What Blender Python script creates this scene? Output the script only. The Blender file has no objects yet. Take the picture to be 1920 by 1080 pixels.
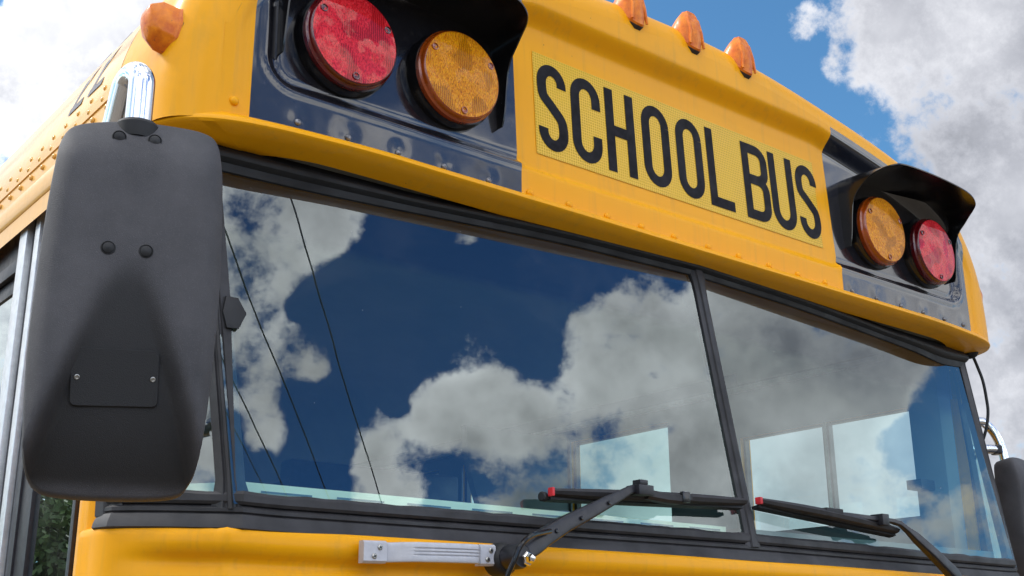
import bpy, bmesh, math, random
from mathutils import Vector, Matrix, noise
import numpy as np
R = math.radians
random.seed(7)
S = bpy.context.scene
COL = S.collection

# ------------------------------------------------------------------ camera
cam_d = bpy.data.cameras.new("camera")
cam = bpy.data.objects.new("camera", cam_d)
COL.objects.link(cam)
YAW, PIT, ROL = R(39.188), R(17.495), R(-0.385)
fw = Vector((math.sin(YAW) * math.cos(PIT), math.cos(YAW) * math.cos(PIT), math.sin(PIT)))
rt = Vector((math.cos(YAW), -math.sin(YAW), 0))
up = rt.cross(fw)
rr = math.cos(ROL) * rt + math.sin(ROL) * up
uu = -math.sin(ROL) * rt + math.cos(ROL) * up
M = Matrix((rr, uu, -fw)).transposed().to_4x4()
M.translation = Vector((-1.8403, -1.629, 1.6))
cam.matrix_world = M
cam_d.sensor_width = 36
cam_d.lens = 2203.19 / 1920 * 36
cam_d.clip_start = 0.05
cam_d.clip_end = 3000
S.camera = cam

# ------------------------------------------------------------------ sky
SUN = Vector((-0.50, 0.52, 0.69)).normalized()
el = math.asin(SUN.z)
az = math.atan2(SUN.x, SUN.y)
W = bpy.data.worlds.new("World")
S.world = W
W.use_nodes = True
nt = W.node_tree
nt.nodes.clear()


class NB:
    """tiny node-tree writer"""
    def __init__(s, nt):
        s.nt = nt

    def n(s, t, **k):
        x = s.nt.nodes.new(t)
        for a, b in k.items():
            setattr(x, a, b)
        return x

    def put(s, node, i, v):
        if v is None:
            return
        if isinstance(v, bpy.types.NodeSocket):
            s.nt.links.new(v, node.inputs[i])
        else:
            node.inputs[i].default_value = v

    def m(s, op, a, b=None, c=None, clamp=False):
        x = s.n('ShaderNodeMath', operation=op)
        x.use_clamp = clamp
        s.put(x, 0, a); s.put(x, 1, b); s.put(x, 2, c)
        return x.outputs[0]

    def v(s, op, a, b=None):
        x = s.n('ShaderNodeVectorMath', operation=op)
        s.put(x, 0, a); s.put(x, 1, b)
        return x.outputs['Value'] if op in ('DOT_PRODUCT', 'LENGTH', 'DISTANCE') else x.outputs[0]

    def scale(s, a, f):
        x = s.n('ShaderNodeVectorMath', operation='SCALE')
        s.put(x, 0, a); x.inputs[3].default_value = f
        return x.outputs[0]

    def rng(s, v, a, b, c=0.0, d=1.0, sm=True):
        x = s.n('ShaderNodeMapRange')
        x.interpolation_type = 'SMOOTHSTEP' if sm else 'LINEAR'
        for i, q in enumerate((v, a, b, c, d)):
            s.put(x, i, q)
        return x.outputs[0]

    def mixc(s, f, a, b, mode='MIX'):
        x = s.n('ShaderNodeMix', data_type='RGBA', blend_type=mode)
        s.put(x, 0, f)
        for i, q in ((6, a), (7, b)):
            if isinstance(q, tuple) and len(q) == 3:
                q = (*q, 1)
            s.put(x, i, q)
        return x.outputs[2]

    def mixf(s, f, a, b):
        x = s.n('ShaderNodeMix', data_type='FLOAT')
        s.put(x, 0, f); s.put(x, 2, a); s.put(x, 3, b)
        return x.outputs[0]

    def noise(s, vec, scale, det=4, rough=.5, dist=0.0):
        x = s.n('ShaderNodeTexNoise')
        s.put(x, 'Vector', vec); x.inputs['Scale'].default_value = scale
        x.inputs['Detail'].default_value = det
        x.inputs['Roughness'].default_value = rough
        x.inputs['Distortion'].default_value = dist
        return x.outputs[0]


BLOBS= [(0.4913, -0.6931, 0.5275, 17.16, -0.46, 0.72), (0.3358, -0.6977, 0.6329, 4.94, 0.34, 0.15), (0.3953, -0.6713, 0.6269, 3.12, 0.34, 0.15), (0.3909, -0.6947, 0.6038, 2.6, 0.34, 0.15), (0.3474, -0.7392, 0.5769, 4.42, 0.34, 0.15), (0.3738, -0.7553, 0.5384, 2.86, 0.34, 0.15), (0.4131, -0.7536, 0.5113, 1.69, 0.34, 0.15), (0.382, -0.7886, 0.4818, 2.34, 0.34, 0.15), (0.3534, -0.7786, 0.5186, 2.86, 0.34, 0.15), (0.3993, -0.7337, 0.5498, 1.17, -0.25, 0.15), (0.3852, -0.8029, 0.4549, 1.17, -0.15, 0.15), (0.4537, -0.6545, 0.6048, 2.47, -0.45, 0.15), (0.4745, -0.6967, 0.538, 2.86, -0.45, 0.15), (0.4568, -0.7525, 0.4744, 1.56, -0.35, 0.15), (0.5022, -0.6351, 0.5869, 1.09, 0.12, 0.15), (0.6437, -0.5854, 0.4928, 3.12, 0.38, 0.15), (0.6092, -0.629, 0.483, 3.12, 0.38, 0.15), (0.5596, -0.6894, 0.46, 2.6, 0.38, 0.15), (0.5228, -0.7169, 0.4613, 2.34, 0.38, 0.15), (0.4882, -0.7593, 0.4303, 2.86, 0.38, 0.15), (0.6465, -0.6374, 0.4192, 6.76, 0.38, 0.15), (0.5792, -0.7095, 0.4014, 4.42, 0.38, 0.15), (0.7093, -0.5734, 0.4101, 5.2, 0.38, 0.15), (0.6798, -0.5554, 0.479, 2.34, 0.38, 0.15), (0.4675, -0.7866, 0.4034, 1.82, 0.38, 0.15), (0.5423, -0.7329, 0.4108, 0.99, -0.15, 0.15), (0.5508, -0.7095, 0.4394, 0.91, -0.1, 0.15), (0.8151, -0.4112, 0.4081, 5.98, 0.4, 0.15), (0.8391, -0.3629, 0.4051, 4.42, 0.4, 0.15), (0.8272, -0.4581, 0.3253, 6.24, 0.4, 0.15), (0.883, -0.3232, 0.3405, 2.86, -0.4, 0.15), (0.873, -0.3565, 0.3327, 2.08, -0.4, 0.15), (0.8886, -0.3463, 0.3009, 2.08, -0.4, 0.15), (0.9026, -0.3509, 0.2495, 2.34, 0.3, 0.15), (0.9132, -0.3265, 0.2436, 2.86, 0.3, 0.15), (0.895, -0.3748, 0.2418, 2.08, 0.3, 0.15), (0.2453, 0.867, 0.4338, 10.92, 0.5, 0.7), (0.2026, 0.8556, 0.4764, 1.43, -0.4, 0.15), (0.702, 0.535, 0.4701, 9.1, -0.55, 0.62), (0.7898, 0.4343, 0.4331, 4.94, 0.46, 0.15), (0.7613, 0.439, 0.4772, 3.12, 0.46, 0.15), (0.8076, 0.389, 0.4432, 5.2, 0.46, 0.15), (0.8467, 0.418, 0.3292, 7.28, 0.46, 0.15), (0.8158, 0.45, 0.3633, 3.9, 0.46, 0.15), (0.8718, 0.4516, 0.1897, 8.58, 0.46, 0.15), (0.8154, 0.5675, 0.1146, 10.92, 0.46, 0.15), (0.8046, 0.5779, 0.1363, 8.58, 0.95, 0.15), (0.6919, 0.7052, 0.1548, 6.76, 0.9, 0.15), (0.7248, 0.4813, 0.4929, 1.56, 0.1, 0.15), (0.8499, 0.4498, 0.2743, 0.68, -0.25, 0.15), (0.7528, 0.4807, 0.4496, 2.08, 0.3, 0.15), (0.7766, 0.4822, 0.4055, 2.34, 0.35, 0.15), (-0.259, 0.903, 0.342, 15.0, 0.7, 0.4)]


b = NB(nt)
geo = b.n('ShaderNodeTexCoord')
d0 = b.v('NORMALIZE', geo.outputs['Generated'])
warp = b.n('ShaderNodeTexNoise')
warp.inputs['Scale'].default_value = 5.0
warp.inputs['Detail'].default_value = 3
nt.links.new(d0, warp.inputs['Vector'])
wv = b.scale(b.v('SUBTRACT', warp.outputs['Color'], (.5, .5, .5)), .10)
dd = b.v('NORMALIZE', b.v('ADD', d0, wv))
F = b.rng(b.noise(d0, 2.2, 3, .5), .30, .70, -.22, .50, sm=False)
for (x, y, z, rad, val, inn) in BLOBS:
    dt = b.v('DOT_PRODUCT', dd, (x, y, z))
    k = b.rng(dt, math.cos(R(rad)), math.cos(R(rad * inn)))
    F = b.mixf(k, F, val)
n1 = b.noise(d0, 9.0, 12, .60)
n2 = b.noise(d0, 26.0, 10, .66)
det = b.m('ADD', b.m('MULTIPLY', b.m('SUBTRACT', n1, .5), 2.3), b.m('MULTIPLY', b.m('SUBTRACT', n2, .5), 1.25))
dens = b.m('ADD', F, det)
alpha = b.rng(dens, -.06, .34)
thick = b.rng(dens, .05, .75)
n3 = b.noise(b.v('ADD', d0, (.028, -.03, -.045)), 9.0, 5, .52)
n1s = b.noise(d0, 9.0, 5, .52)
lit = b.m('SUBTRACT', n1s, n3)                       # sun side of each billow
n4 = b.noise(d0, 5.0, 6, .6)
front = b.rng(b.v('DOT_PRODUCT', d0, (-.1, -1, .3)), .15, .75)
lum = b.m('ADD', b.mixf(front, .90, 1.06), b.m('MULTIPLY', lit, b.mixf(front, .9, 2.0)))
lum = b.m('ADD', lum, b.m('MULTIPLY', thick, -.34))
lum = b.m('ADD', lum, b.m('MULTIPLY', b.m('SUBTRACT', n4, .5), b.mixf(front, .42, .85)))
lum = b.m('MAXIMUM', lum, .30)
# clouds: brighter round the sun; overhead and front boosts added to light the bus
sun_dot = b.v('DOT_PRODUCT', d0, tuple(SUN))
zen = b.m('MULTIPLY', b.rng(b.v('DOT_PRODUCT', d0, (0, 0, 1)), .58, .95), .6)
gain = b.m('ADD', b.m('ADD', b.m('ADD', .74, zen), b.m('MULTIPLY', b.rng(sun_dot, .40, .90), .95)), b.m('MULTIPLY', front, 1.25))
lum = b.m('MULTIPLY', lum, gain)
cc = b.n('ShaderNodeCombineColor')
tc = b.mixc(b.rng(lum, .4, 1.1, sm=False), (.86, .88, .97), (1., .995, .985))
cl = b.mixc(1.0, tc, b.n('ShaderNodeRGB').outputs[0], 'MULTIPLY')
# blue
sky = b.n('ShaderNodeTexSky', sky_type='NISHITA')
sky.sun_disc = False
sky.sun_elevation = el
sky.sun_rotation = az
sky.altitude = 200
sky.air_density = 1.0
sky.dust_density = .4
sky.ozone_density = 3.0
bgs = b.n('ShaderNodeBackground')
nt.links.new(b.mixc(1.0, sky.outputs[0], b.mixc(front, (.62, .98, 1.08), (.52, 1.08, 1.62)), 'MULTIPLY'), bgs.inputs[0])
bgs.inputs[1].default_value = SKY_STRENGTH = .092
bgc = b.n('ShaderNodeBackground')
nt.links.new(tc, bgc.inputs[0])
nt.links.new(b.m('MULTIPLY', lum, .80), bgc.inputs[1])
mx = b.n('ShaderNodeMixShader')
nt.links.new(b.m('MULTIPLY', alpha, .97), mx.inputs[0])
nt.links.new(bgs.outputs[0], mx.inputs[1])
nt.links.new(bgc.outputs[0], mx.inputs[2])
wo = b.n('ShaderNodeOutputWorld')
nt.links.new(mx.outputs[0], wo.inputs[0])
W.cycles.sampling_method = 'MANUAL'
W.cycles.sample_map_resolution = 512

sd = bpy.data.lights.new("sun", 'SUN')
sd.energy = 1.5
sd.angle = R(10)
sd.color = (1, .96, .90)
so = bpy.data.objects.new("sun", sd)
COL.objects.link(so)
so.rotation_euler = SUN.to_track_quat('Z', 'Y').to_euler()
so.location = (-5, 5, 12)

S.view_settings.view_transform = 'Standard'
S.view_settings.look = 'None'
S.view_settings.exposure = 0.82
S.view_settings.gamma = 1

# ------------------------------------------------------------------ materials
MATS = {}


def mat(name):
    m = bpy.data.materials.new(name)
    m.use_nodes = True
    t = m.node_tree
    t.nodes.clear()
    nb = NB(t)
    out = nb.n('ShaderNodeOutputMaterial')
    MATS[name] = m
    return m, nb, out


def principled(nb, out, **k):
    p = nb.n('ShaderNodeBsdfPrincipled')
    for a, v in k.items():
        a = {'Specular_IOR_Level': 'Specular IOR Level'}.get(a, a.replace('_', ' '))
        if isinstance(v, tuple) and len(v) == 3 and 'olor' in a:
            v = (*v, 1)
        nb.put(p, a, v)
    nb.nt.links.new(p.outputs[0], out.inputs[0])
    return p


def bump(nb, h, strength, dist=.001, normal=None):
    x = nb.n('ShaderNodeBump')
    x.inputs['Strength'].default_value = strength
    x.inputs['Distance'].default_value = dist
    nb.put(x, 'Height', h)
    nb.put(x, 'Normal', normal)
    return x.outputs[0]


def obc(nb):
    return nb.n('ShaderNodeTexCoord').outputs['Object']


def paint_yellow(name='yellow_paint', ca=(.89, .390, .002), cb=(.85, .366, .005), coat=.10):
    m, nb, out = mat(name)
    o = obc(nb)
    big = nb.noise(o, 2.5, 5, .6)
    fine = nb.noise(o, 60, 6, .7)
    c = nb.mixc(nb.rng(big, .35, .7, sm=False), ca, cb)
    c = nb.mixc(nb.m('MULTIPLY', nb.rng(fine, .60, .80), .25), c, (.55, .33, .06))
    # grime streaks running down
    mp = nb.n('ShaderNodeMapping'); mp.inputs['Scale'].default_value = (60, 60, 4)
    nb.put(mp, 'Vector', o)
    st = nb.noise(mp.outputs[0], 1.0, 3, .6)
    c = nb.mixc(nb.m('MULTIPLY', nb.rng(st, .50, .74), .17), c, (.42, .25, .06))
    smear = nb.noise(o, 5.5, 7, .68)
    c = nb.mixc(nb.m('MULTIPLY', nb.rng(smear, .52, .74), .28), c, (.50, .27, .03))
    # specks and chips
    vo = nb.n('ShaderNodeTexVoronoi'); vo.inputs['Scale'].default_value = 38
    nb.put(vo, 'Vector', o)
    r = nb.n('ShaderNodeSeparateColor'); nb.put(r, 0, vo.outputs['Color'])
    spot = nb.m('MULTIPLY', nb.rng(vo.outputs['Distance'], .055, .03), nb.m('GREATER_THAN', r.outputs[0], .90))
    c = nb.mixc(spot, c, (.12, .05, .02))
    rough = nb.rng(fine, .3, .7, .30, .42, sm=False)
    bp = bump(nb, nb.noise(o, 9, 3, .5), .25, .004)
    principled(nb, out, Base_Color=c, Roughness=rough, Coat_Weight=coat, Coat_Roughness=.12, Specular_IOR_Level=.15, Normal=bp)


def simple(name, col, rough=.5, metal=0., noise_amt=.3, nscale=40, bmp=0., bscale=300, coat=0., coatr=.05, spec=.5, dist=.0005):
    m, nb, out = mat(name)
    o = obc(nb)
    n = nb.noise(o, nscale, 5, .6)
    dk = tuple(max(0, x * (1 - noise_amt)) for x in col)
    lt = tuple(min(1, x * (1 + noise_amt)) for x in col)
    c = nb.mixc(nb.rng(n, .3, .7, sm=False), dk, lt)
    rg = nb.rng(nb.noise(o, nscale * .3, 4, .6), .3, .7, max(0.01, rough * .8), min(1, rough * 1.25), sm=False)
    k = dict(Base_Color=c, Roughness=rg, Metallic=metal, Coat_Weight=coat, Coat_Roughness=coatr)
    k['Specular_IOR_Level'] = spec
    if bmp:
        k['Normal'] = bump(nb, nb.noise(o, bscale, 3, .5), bmp, dist)
    principled(nb, out, **k)
    return m


def make_materials():
    paint_yellow()
    paint_yellow('yellow_paint_glare', (.80, .44, .10), (.74, .42, .13), .5)  # roof and sides: pale sky glare put into the paint colour
    # black gloss enamel of the lamp panels, a little wavy
    m, nb, out = mat('black_enamel')
    o = obc(nb)
    bp = bump(nb, nb.noise(o, 11, 2, .5), .35, .004)
    dust = nb.noise(o, 90, 6, .7)
    c = nb.mixc(nb.m('MULTIPLY', nb.rng(dust, .5, .8), .5), (.009, .009, .013), (.075, .07, .07))
    principled(nb, out, Base_Color=c, Roughness=.16, Coat_Weight=.8, Coat_Roughness=.04, Coat_IOR=1.5, Normal=bp)
    simple('black_plastic', (.006, .006, .007), .22, coat=.25, coatr=.08, spec=.35)
    simple('rubber', (.021, .020, .022), .55, noise_amt=.5, nscale=25, bmp=.3, bscale=140)
    simple('rubber_dark', (.008, .008, .009), .6)
    # textured plastic of the mirror housings
    m, nb, out = mat('textured_plastic')
    o = obc(nb)
    cloud = nb.noise(o, 14, 5, .6)
    grain = nb.noise(o, 900, 2, .5)
    c = nb.mixc(nb.rng(cloud, .3, .72, sm=False), (.034, .033, .037), (.068, .065, .070))
    at_ = nb.n('ShaderNodeAttribute'); at_.attribute_name = 'bleach_shade'
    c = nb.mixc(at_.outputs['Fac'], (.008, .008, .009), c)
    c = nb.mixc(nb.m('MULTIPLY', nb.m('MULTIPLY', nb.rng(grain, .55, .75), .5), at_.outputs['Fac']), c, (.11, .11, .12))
    principled(nb, out, Base_Color=c, Roughness=.62, Normal=bump(nb, grain, .9, .0006))
    simple('chrome', (.80, .80, .81), .13, metal=1, noise_amt=.05, nscale=30)
    simple('screw_metal', (.42, .41, .38), .35, metal=1, noise_amt=.3, nscale=300)
    simple('aluminium', (.60, .62, .63), .38, metal=.7, noise_amt=.12, nscale=60)
    simple('cast_alloy', (.50, .50, .53), .42, metal=.15, noise_amt=.08, nscale=90, bmp=.2)
    simple('black_metal', (.012, .012, .016), .38, noise_amt=.4, nscale=120, bmp=.3, bscale=250)
    simple('red_rubber', (.62, .02, .03), .4)
    simple('black_decal', (.008, .007, .010), .5, noise_amt=.8, nscale=70, spec=.12)
    simple('cowl_pale', (.90, .84, .66), .6, noise_amt=.06, nscale=6)
    simple('interior_grey', (.15, .19, .21), .6, noise_amt=.08, nscale=6)
    simple('interior_pale', (.48, .52, .51), .6, noise_amt=.06, nscale=6)
    simple('dull_rivet', (.20, .20, .21), .4, metal=.5, noise_amt=.7, nscale=200)
    simple('vinyl', (.015, .015, .02), .5)
    simple('marker_base', (.02, .015, .015), .5)
    simple('number_grey', (.055, .05, .07), .45, noise_amt=.4, nscale=50)
    # reflective sheeting of the sign: fine honeycomb of cells
    m, nb, out = mat('reflective_sheeting')
    o = obc(nb)
    vo = nb.n('ShaderNodeTexVoronoi'); vo.feature = 'DISTANCE_TO_EDGE'
    mp = nb.n('ShaderNodeMapping'); mp.inputs['Scale'].default_value = (1, 0, 1.)
    nb.put(mp, 'Vector', o)
    vo.inputs['Scale'].default_value = 165; vo.inputs['Randomness'].default_value = .12
    nb.put(vo, 'Vector', mp.outputs[0])
    edge = nb.rng(vo.outputs['Distance'], .05, .20)
    big = nb.noise(o, 7, 3, .5)
    c = nb.mixc(edge, (.90, .56, .06), (.56, .32, .001))
    c = nb.mixc(nb.m('MULTIPLY', nb.rng(big, .35, .65), .45), c, (.76, .46, .015))
    principled(nb, out, Base_Color=c, Roughness=.3, Coat_Weight=.12, Coat_Roughness=.08, Specular_IOR_Level=.2,
               Normal=bump(nb, edge, .5, .0006))
    # lenses
    for nm, c1, c2, rim in (('red_lens', (.85, .003, .010), (1.0, .03, .045), (.10, .002, .004)),
                            ('amber_lens', (.95, .25, .001), (1.0, .40, .002), (.30, .05, .002))):
        m, nb, out = mat(nm)
        o = obc(nb)
        sx = nb.n('ShaderNodeSeparateXYZ'); nb.put(sx, 0, o)
        mpp = nb.n('ShaderNodeMapping'); mpp.inputs['Scale'].default_value = (1, .2, .35)
        nb.put(mpp, 'Vector', o)
        dots = nb.noise(mpp.outputs[0], 420, 2, .5)
        wav = nb.n('ShaderNodeTexWave'); wav.bands_direction = 'X'
        wav.inputs['Scale'].default_value = 70; wav.inputs['Distortion'].default_value = 1.0
        wav.inputs['Detail'].default_value = 2; wav.inputs['Detail Scale'].default_value = 6
        nb.put(wav, 'Vector', o)
        patch = nb.rng(nb.noise(o, 16, 1, .5), .52, .58, 0.0, .7)
        h = nb.mixf(patch, dots, wav.outputs[1])
        c = nb.mixc(nb.rng(h, .30, .62), tuple(x * .80 for x in c1), c2)
        c = nb.mixc(nb.rng(nb.noise(mpp.outputs[0], 700, 1, .5), .55, .75), c, tuple(x * .5 for x in c1))
        p = principled(nb, out, Base_Color=c, Roughness=.35, Specular_IOR_Level=.15, Coat_Weight=(.6 if 'red' in nm else .28), Coat_Roughness=.03, Coat_IOR=1.45,
                       Normal=bump(nb, h, 1.0, .006))
        simple(nm + '_rim', rim, .25, coat=.8, coatr=.05)
    m, nb, out = mat('marker_lens')
    o = obc(nb)
    n = nb.noise(o, 60, 5, .6)
    c = nb.mixc(nb.rng(n, .35, .7, sm=False), (.62, .12, .003), (.86, .25, .006))
    c = nb.mixc(nb.rng(nb.noise(o, 170, 4, .7), .60, .75), c, (.38, .07, .02))
    principled(nb, out, Base_Color=c, Roughness=.38, Specular_IOR_Level=.25, Coat_Weight=.22, Coat_Roughness=.10,
               Normal=bump(nb, n, .4, .002), Subsurface_Weight=.0)
    # glass
    for nm, tint, band, refl in (('windshield_glass', (.74, .96, .92), (.14, .20, .40), .118),
                                 ('side_glass', (.95, .98, .975), None, .05),
                                 ('tinted_glass', (.66, .82, .78), None, .05),
                                 ('door_glass', (.16, .19, .20), None, .30)):
        m, nb, out = mat(nm)
        o = obc(nb)
        tr = nb.n('ShaderNodeBsdfTransparent')
        if band:
            s = nb.n('ShaderNodeSeparateXYZ'); nb.put(s, 0, o)
            wob = nb.m('ADD', s.outputs[2], nb.m('MULTIPLY', nb.noise(o, 3, 1), .01))
            k = nb.rng(wob, 2.245, 2.275)
            nb.put(tr, 0, nb.mixc(k, tint, band))
        else:
            tr.inputs[0].default_value = (*tint, 1)
        gl = nb.n('ShaderNodeBsdfGlossy')
        gl.inputs['Roughness'].default_value = .0
        gl.inputs['Color'].default_value = (.88, .97, 1.0, 1)
        nb.nt.links.new(bump(nb, nb.noise(o, 2.6, 2, .5), 1.0, .00045), gl.inputs['Normal'])
        lw = nb.n('ShaderNodeLayerWeight')
        fac = nb.m('ADD', refl, nb.m('MULTIPLY', nb.m('POWER', lw.outputs['Facing'], 4.0), .8), clamp=True)
        # dust film: a few specks and a faint haze
        vo = nb.n('ShaderNodeTexVoronoi'); vo.inputs['Scale'].default_value = 26
        nb.put(vo, 'Vector', o)
        sc = nb.n('ShaderNodeSeparateColor'); nb.put(sc, 0, vo.outputs['Color'])
        spot = nb.m('MULTIPLY', nb.rng(vo.outputs['Distance'], .05, .025), nb.m('GREATER_THAN', sc.outputs[0], .86))
        vo2 = nb.n('ShaderNodeTexVoronoi'); vo2.inputs['Scale'].default_value = 75
        nb.put(vo2, 'Vector', o)
        sc2 = nb.n('ShaderNodeSeparateColor'); nb.put(sc2, 0, vo2.outputs['Color'])
        spot2 = nb.m('MULTIPLY', nb.rng(vo2.outputs['Distance'], .07, .03), nb.m('GREATER_THAN', sc2.outputs[1], .95))
        dl = nb.v('DISTANCE', o, (-.67, -.12, 1.752)); dr = nb.v('DISTANCE', o, (.775, -.11, 1.65))
        sw = nb.m('MAXIMUM', nb.rng(dl, .520, .505), nb.rng(dr, .555, .54))
        dirt = nb.m('ADD', .006, nb.m('MULTIPLY', nb.rng(nb.noise(o, 5, 6, .7), .40, .75), .034))
        film = nb.m('ADD', nb.m('MULTIPLY', dirt, nb.mixf(sw, 1.0, .35)), nb.m('MULTIPLY', nb.m('MAXIMUM', spot, spot2), .5))
        mx = nb.n('ShaderNodeMixShader'); nb.put(mx, 0, fac)
        nb.nt.links.new(tr.outputs[0], mx.inputs[1]); nb.nt.links.new(gl.outputs[0], mx.inputs[2])
        df = nb.n('ShaderNodeBsdfDiffuse'); df.inputs[0].default_value = (.5, .5, .48, 1)
        m2 = nb.n('ShaderNodeMixShader'); nb.put(m2, 0, film)
        nb.nt.links.new(mx.outputs[0], m2.inputs[1]); nb.nt.links.new(df.outputs[0], m2.inputs[2])
        nb.nt.links.new(m2.outputs[0], out.inputs[0])
    # outdoors
    m, nb, out = mat('gravel')
    o = obc(nb)
    n = nb.noise(o, .35, 8, .65)
    n2 = nb.noise(o, 14, 6, .7)
    c = nb.mixc(nb.rng(n, .35, .65), (.13, .105, .075), (.19, .155, .11))
    c = nb.mixc(nb.m('MULTIPLY', n2, .6), c, (.08, .065, .05))
    principled(nb, out, Base_Color=c, Roughness=.9, Normal=bump(nb, n2, .6, .02))
    simple('bark', (.10, .075, .05), .85, nscale=9, bmp=.8, bscale=30, dist=.02)
    m, nb, out = mat('leaf')
    o = obc(nb)
    c = nb.mixc(nb.rng(nb.noise(o, 1.3, 4, .6), .35, .65), (.035, .075, .018), (.10, .16, .04))
    principled(nb, out, Base_Color=c, Roughness=.55)
    simple('pole_wood', (.13, .10, .075), .85, nscale=20, bmp=.5, bscale=40)
    simple('cable', (.01, .01, .01), .5)


make_materials()

# ------------------------------------------------------------------ mesh helpers


class MB:
    def __init__(s):
        s.V = []; s.F = []

    def add(s, V, F):
        o = len(s.V)
        s.V += [tuple(v) for v in V]
        s.F += [tuple(i + o for i in f) for f in F]
        return s

    def box(s, a, b_):
        x0, y0, z0 = a; x1, y1, z1 = b_
        V = [(x, y, z) for x in (x0, x1) for y in (y0, y1) for z in (z0, z1)]
        return s.add(V, [(0, 1, 3, 2), (4, 6, 7, 5), (0, 4, 5, 1), (2, 3, 7, 6), (0, 2, 6, 4), (1, 5, 7, 3)])

    def loft(s, rings, closed=True, caps=True, loop=False):
        n = len(rings[0]); V = [p for r_ in rings for p in r_]; F = []
        m_ = len(rings)
        for i in range(m_ if loop else m_ - 1):
            j = (i + 1) % m_
            for k in range(n if closed else n - 1):
                l = (k + 1) % n
                F.append((i * n + k, i * n + l, j * n + l, j * n + k))
        if caps and closed and not loop:
            F.append(tuple(range(n - 1, -1, -1)))
            F.append(tuple((m_ - 1) * n + k for k in range(n)))
        return s.add(V, F)

    def tube(s, pts, rad, n=12, caps=True, flat=1.0, upv=None):
        pts = [Vector(p) for p in pts]
        rings = []
        prev = None
        for i, p in enumerate(pts):
            t = (pts[min(i + 1, len(pts) - 1)] - pts[max(i - 1, 0)]).normalized()
            if prev is None:
                a = Vector(upv) if upv else (Vector((0, 0, 1)) if abs(t.z) < .9 else Vector((0, 1, 0)))
            else:
                a = prev
            a = (a - t * a.dot(t)).normalized()
            prev = a
            c = t.cross(a)
            r_ = rad[i] if isinstance(rad, (list, tuple)) else rad
            rings.append([p + a * math.cos(2 * math.pi * k / n) * r_ + c * math.sin(2 * math.pi * k / n) * r_ * flat
                          for k in range(n)])
        return s.loft(rings, True, caps)

    def lathe(s, prof, origin, axis, n=48):
        """prof: (radius, height along axis)"""
        ax = Vector(axis).normalized(); o = Vector(origin)
        a = ax.orthogonal().normalized(); c = ax.cross(a)
        rings = []
        for r_, h in prof:
            r_ = max(r_, 1e-5)
            rings.append([o + ax * h + (a * math.cos(2 * math.pi * k / n) + c * math.sin(2 * math.pi * k / n)) * r_
                          for k in range(n)])
        return s.loft(rings, True, True)

    def grid(s, P_, nu, nv):
        V = [P_(i, j) for i in range(nu) for j in range(nv)]
        F = [(i * nv + j, (i + 1) * nv + j, (i + 1) * nv + j + 1, i * nv + j + 1) for i in range(nu - 1) for j in range(nv - 1)]
        return s.add(V, F)

    def prism(s, poly, axis_vec, closed=True):
        a = [Vector(p) for p in poly]
        d = Vector(axis_vec)
        return s.loft([a, [p + d for p in a]], True, True)

    def build(s, name, material, parent=None, smooth=True, ang=35, bevel=0, recalc=True, loc=None):
        me = bpy.data.meshes.new(name)
        V = s.V
        if loc is not None:
            V = [(v[0] - loc[0], v[1] - loc[1], v[2] - loc[2]) for v in V]
        me.from_pydata([tuple(v) for v in V], [], s.F)
        if recalc or bevel:
            bm = bmesh.new(); bm.from_mesh(me)
            bmesh.ops.remove_doubles(bm, verts=bm.verts, dist=1e-6)
            if bevel:
                ed = [e for e in bm.edges if len(e.link_faces) == 2 and e.calc_face_angle(0) > R(30)]
                bmesh.ops.bevel(bm, geom=ed, offset=bevel, segments=2, affect='EDGES', profile=.6)
            bmesh.ops.recalc_face_normals(bm, faces=bm.faces)
            bm.to_mesh(me); bm.free()
        if smooth:
            me.shade_smooth()
            me.set_sharp_from_angle(angle=R(ang))
        me.materials.append(MATS[material])
        o = bpy.data.objects.new(name, me)
        COL.objects.link(o)
        if loc is not None:
            o.location = loc
        if parent is not None:
            o.parent = parent
        return o


def tag(o, label=None, cat=None, group=None, kind=None):
    for k, v in (('label', label), ('category', cat), ('group', group), ('kind', kind)):
        if v:
            o[k] = v
    return o


def empty(name, loc=(0, 0, 0)):
    o = bpy.data.objects.new(name, None)
    COL.objects.link(o)
    o.location = loc
    return o


def lerp(a, c, t):
    return a + (c - a) * t


def sstep(a, c, x):
    t = max(0., min(1., (x - a) / (c - a)))
    return t * t * (3 - 2 * t)


def catmull(pts, n, closed=False):
    P_ = [Vector(p) for p in pts]
    out = []
    m_ = len(P_)
    rng_ = m_ if closed else m_ - 1
    for i in range(rng_):
        p0 = P_[(i - 1) % m_] if closed or i > 0 else P_[0] * 2 - P_[1]
        p1 = P_[i]; p2 = P_[(i + 1) % m_]
        p3 = P_[(i + 2) % m_] if closed or i + 2 < m_ else P_[-1] * 2 - P_[-2]
        for k in range(n):
            t = k / n
            out.append(.5 * ((2 * p1) + (p2 - p0) * t + (2 * p0 - 5 * p1 + 4 * p2 - p3) * t * t + (3 * p1 - p0 - 3 * p2 + p3) * t ** 3))
    if not closed:
        out.append(P_[-1])
    return out

# ------------------------------------------------------------------ ground
def build_ground():
    g = MB()
    N = 40
    def P_(i, j):
        a = (i / (N - 1) * 2 - 1); c = (j / (N - 1) * 2 - 1)
        x = a * abs(a) * 900; y = c * abs(c) * 900
        return (x, y, 0)
    g.grid(P_, N, N)
    tag(g.build('ground', 'gravel', smooth=False), kind='structure')


build_ground()

# ------------------------------------------------------------------ the bus
BUS = empty('school_bus', (0, 0, 0))
tag(BUS, 'yellow flat-nosed school bus seen close from its front corner, with black mirrors and warning lamps', 'school bus')

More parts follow.
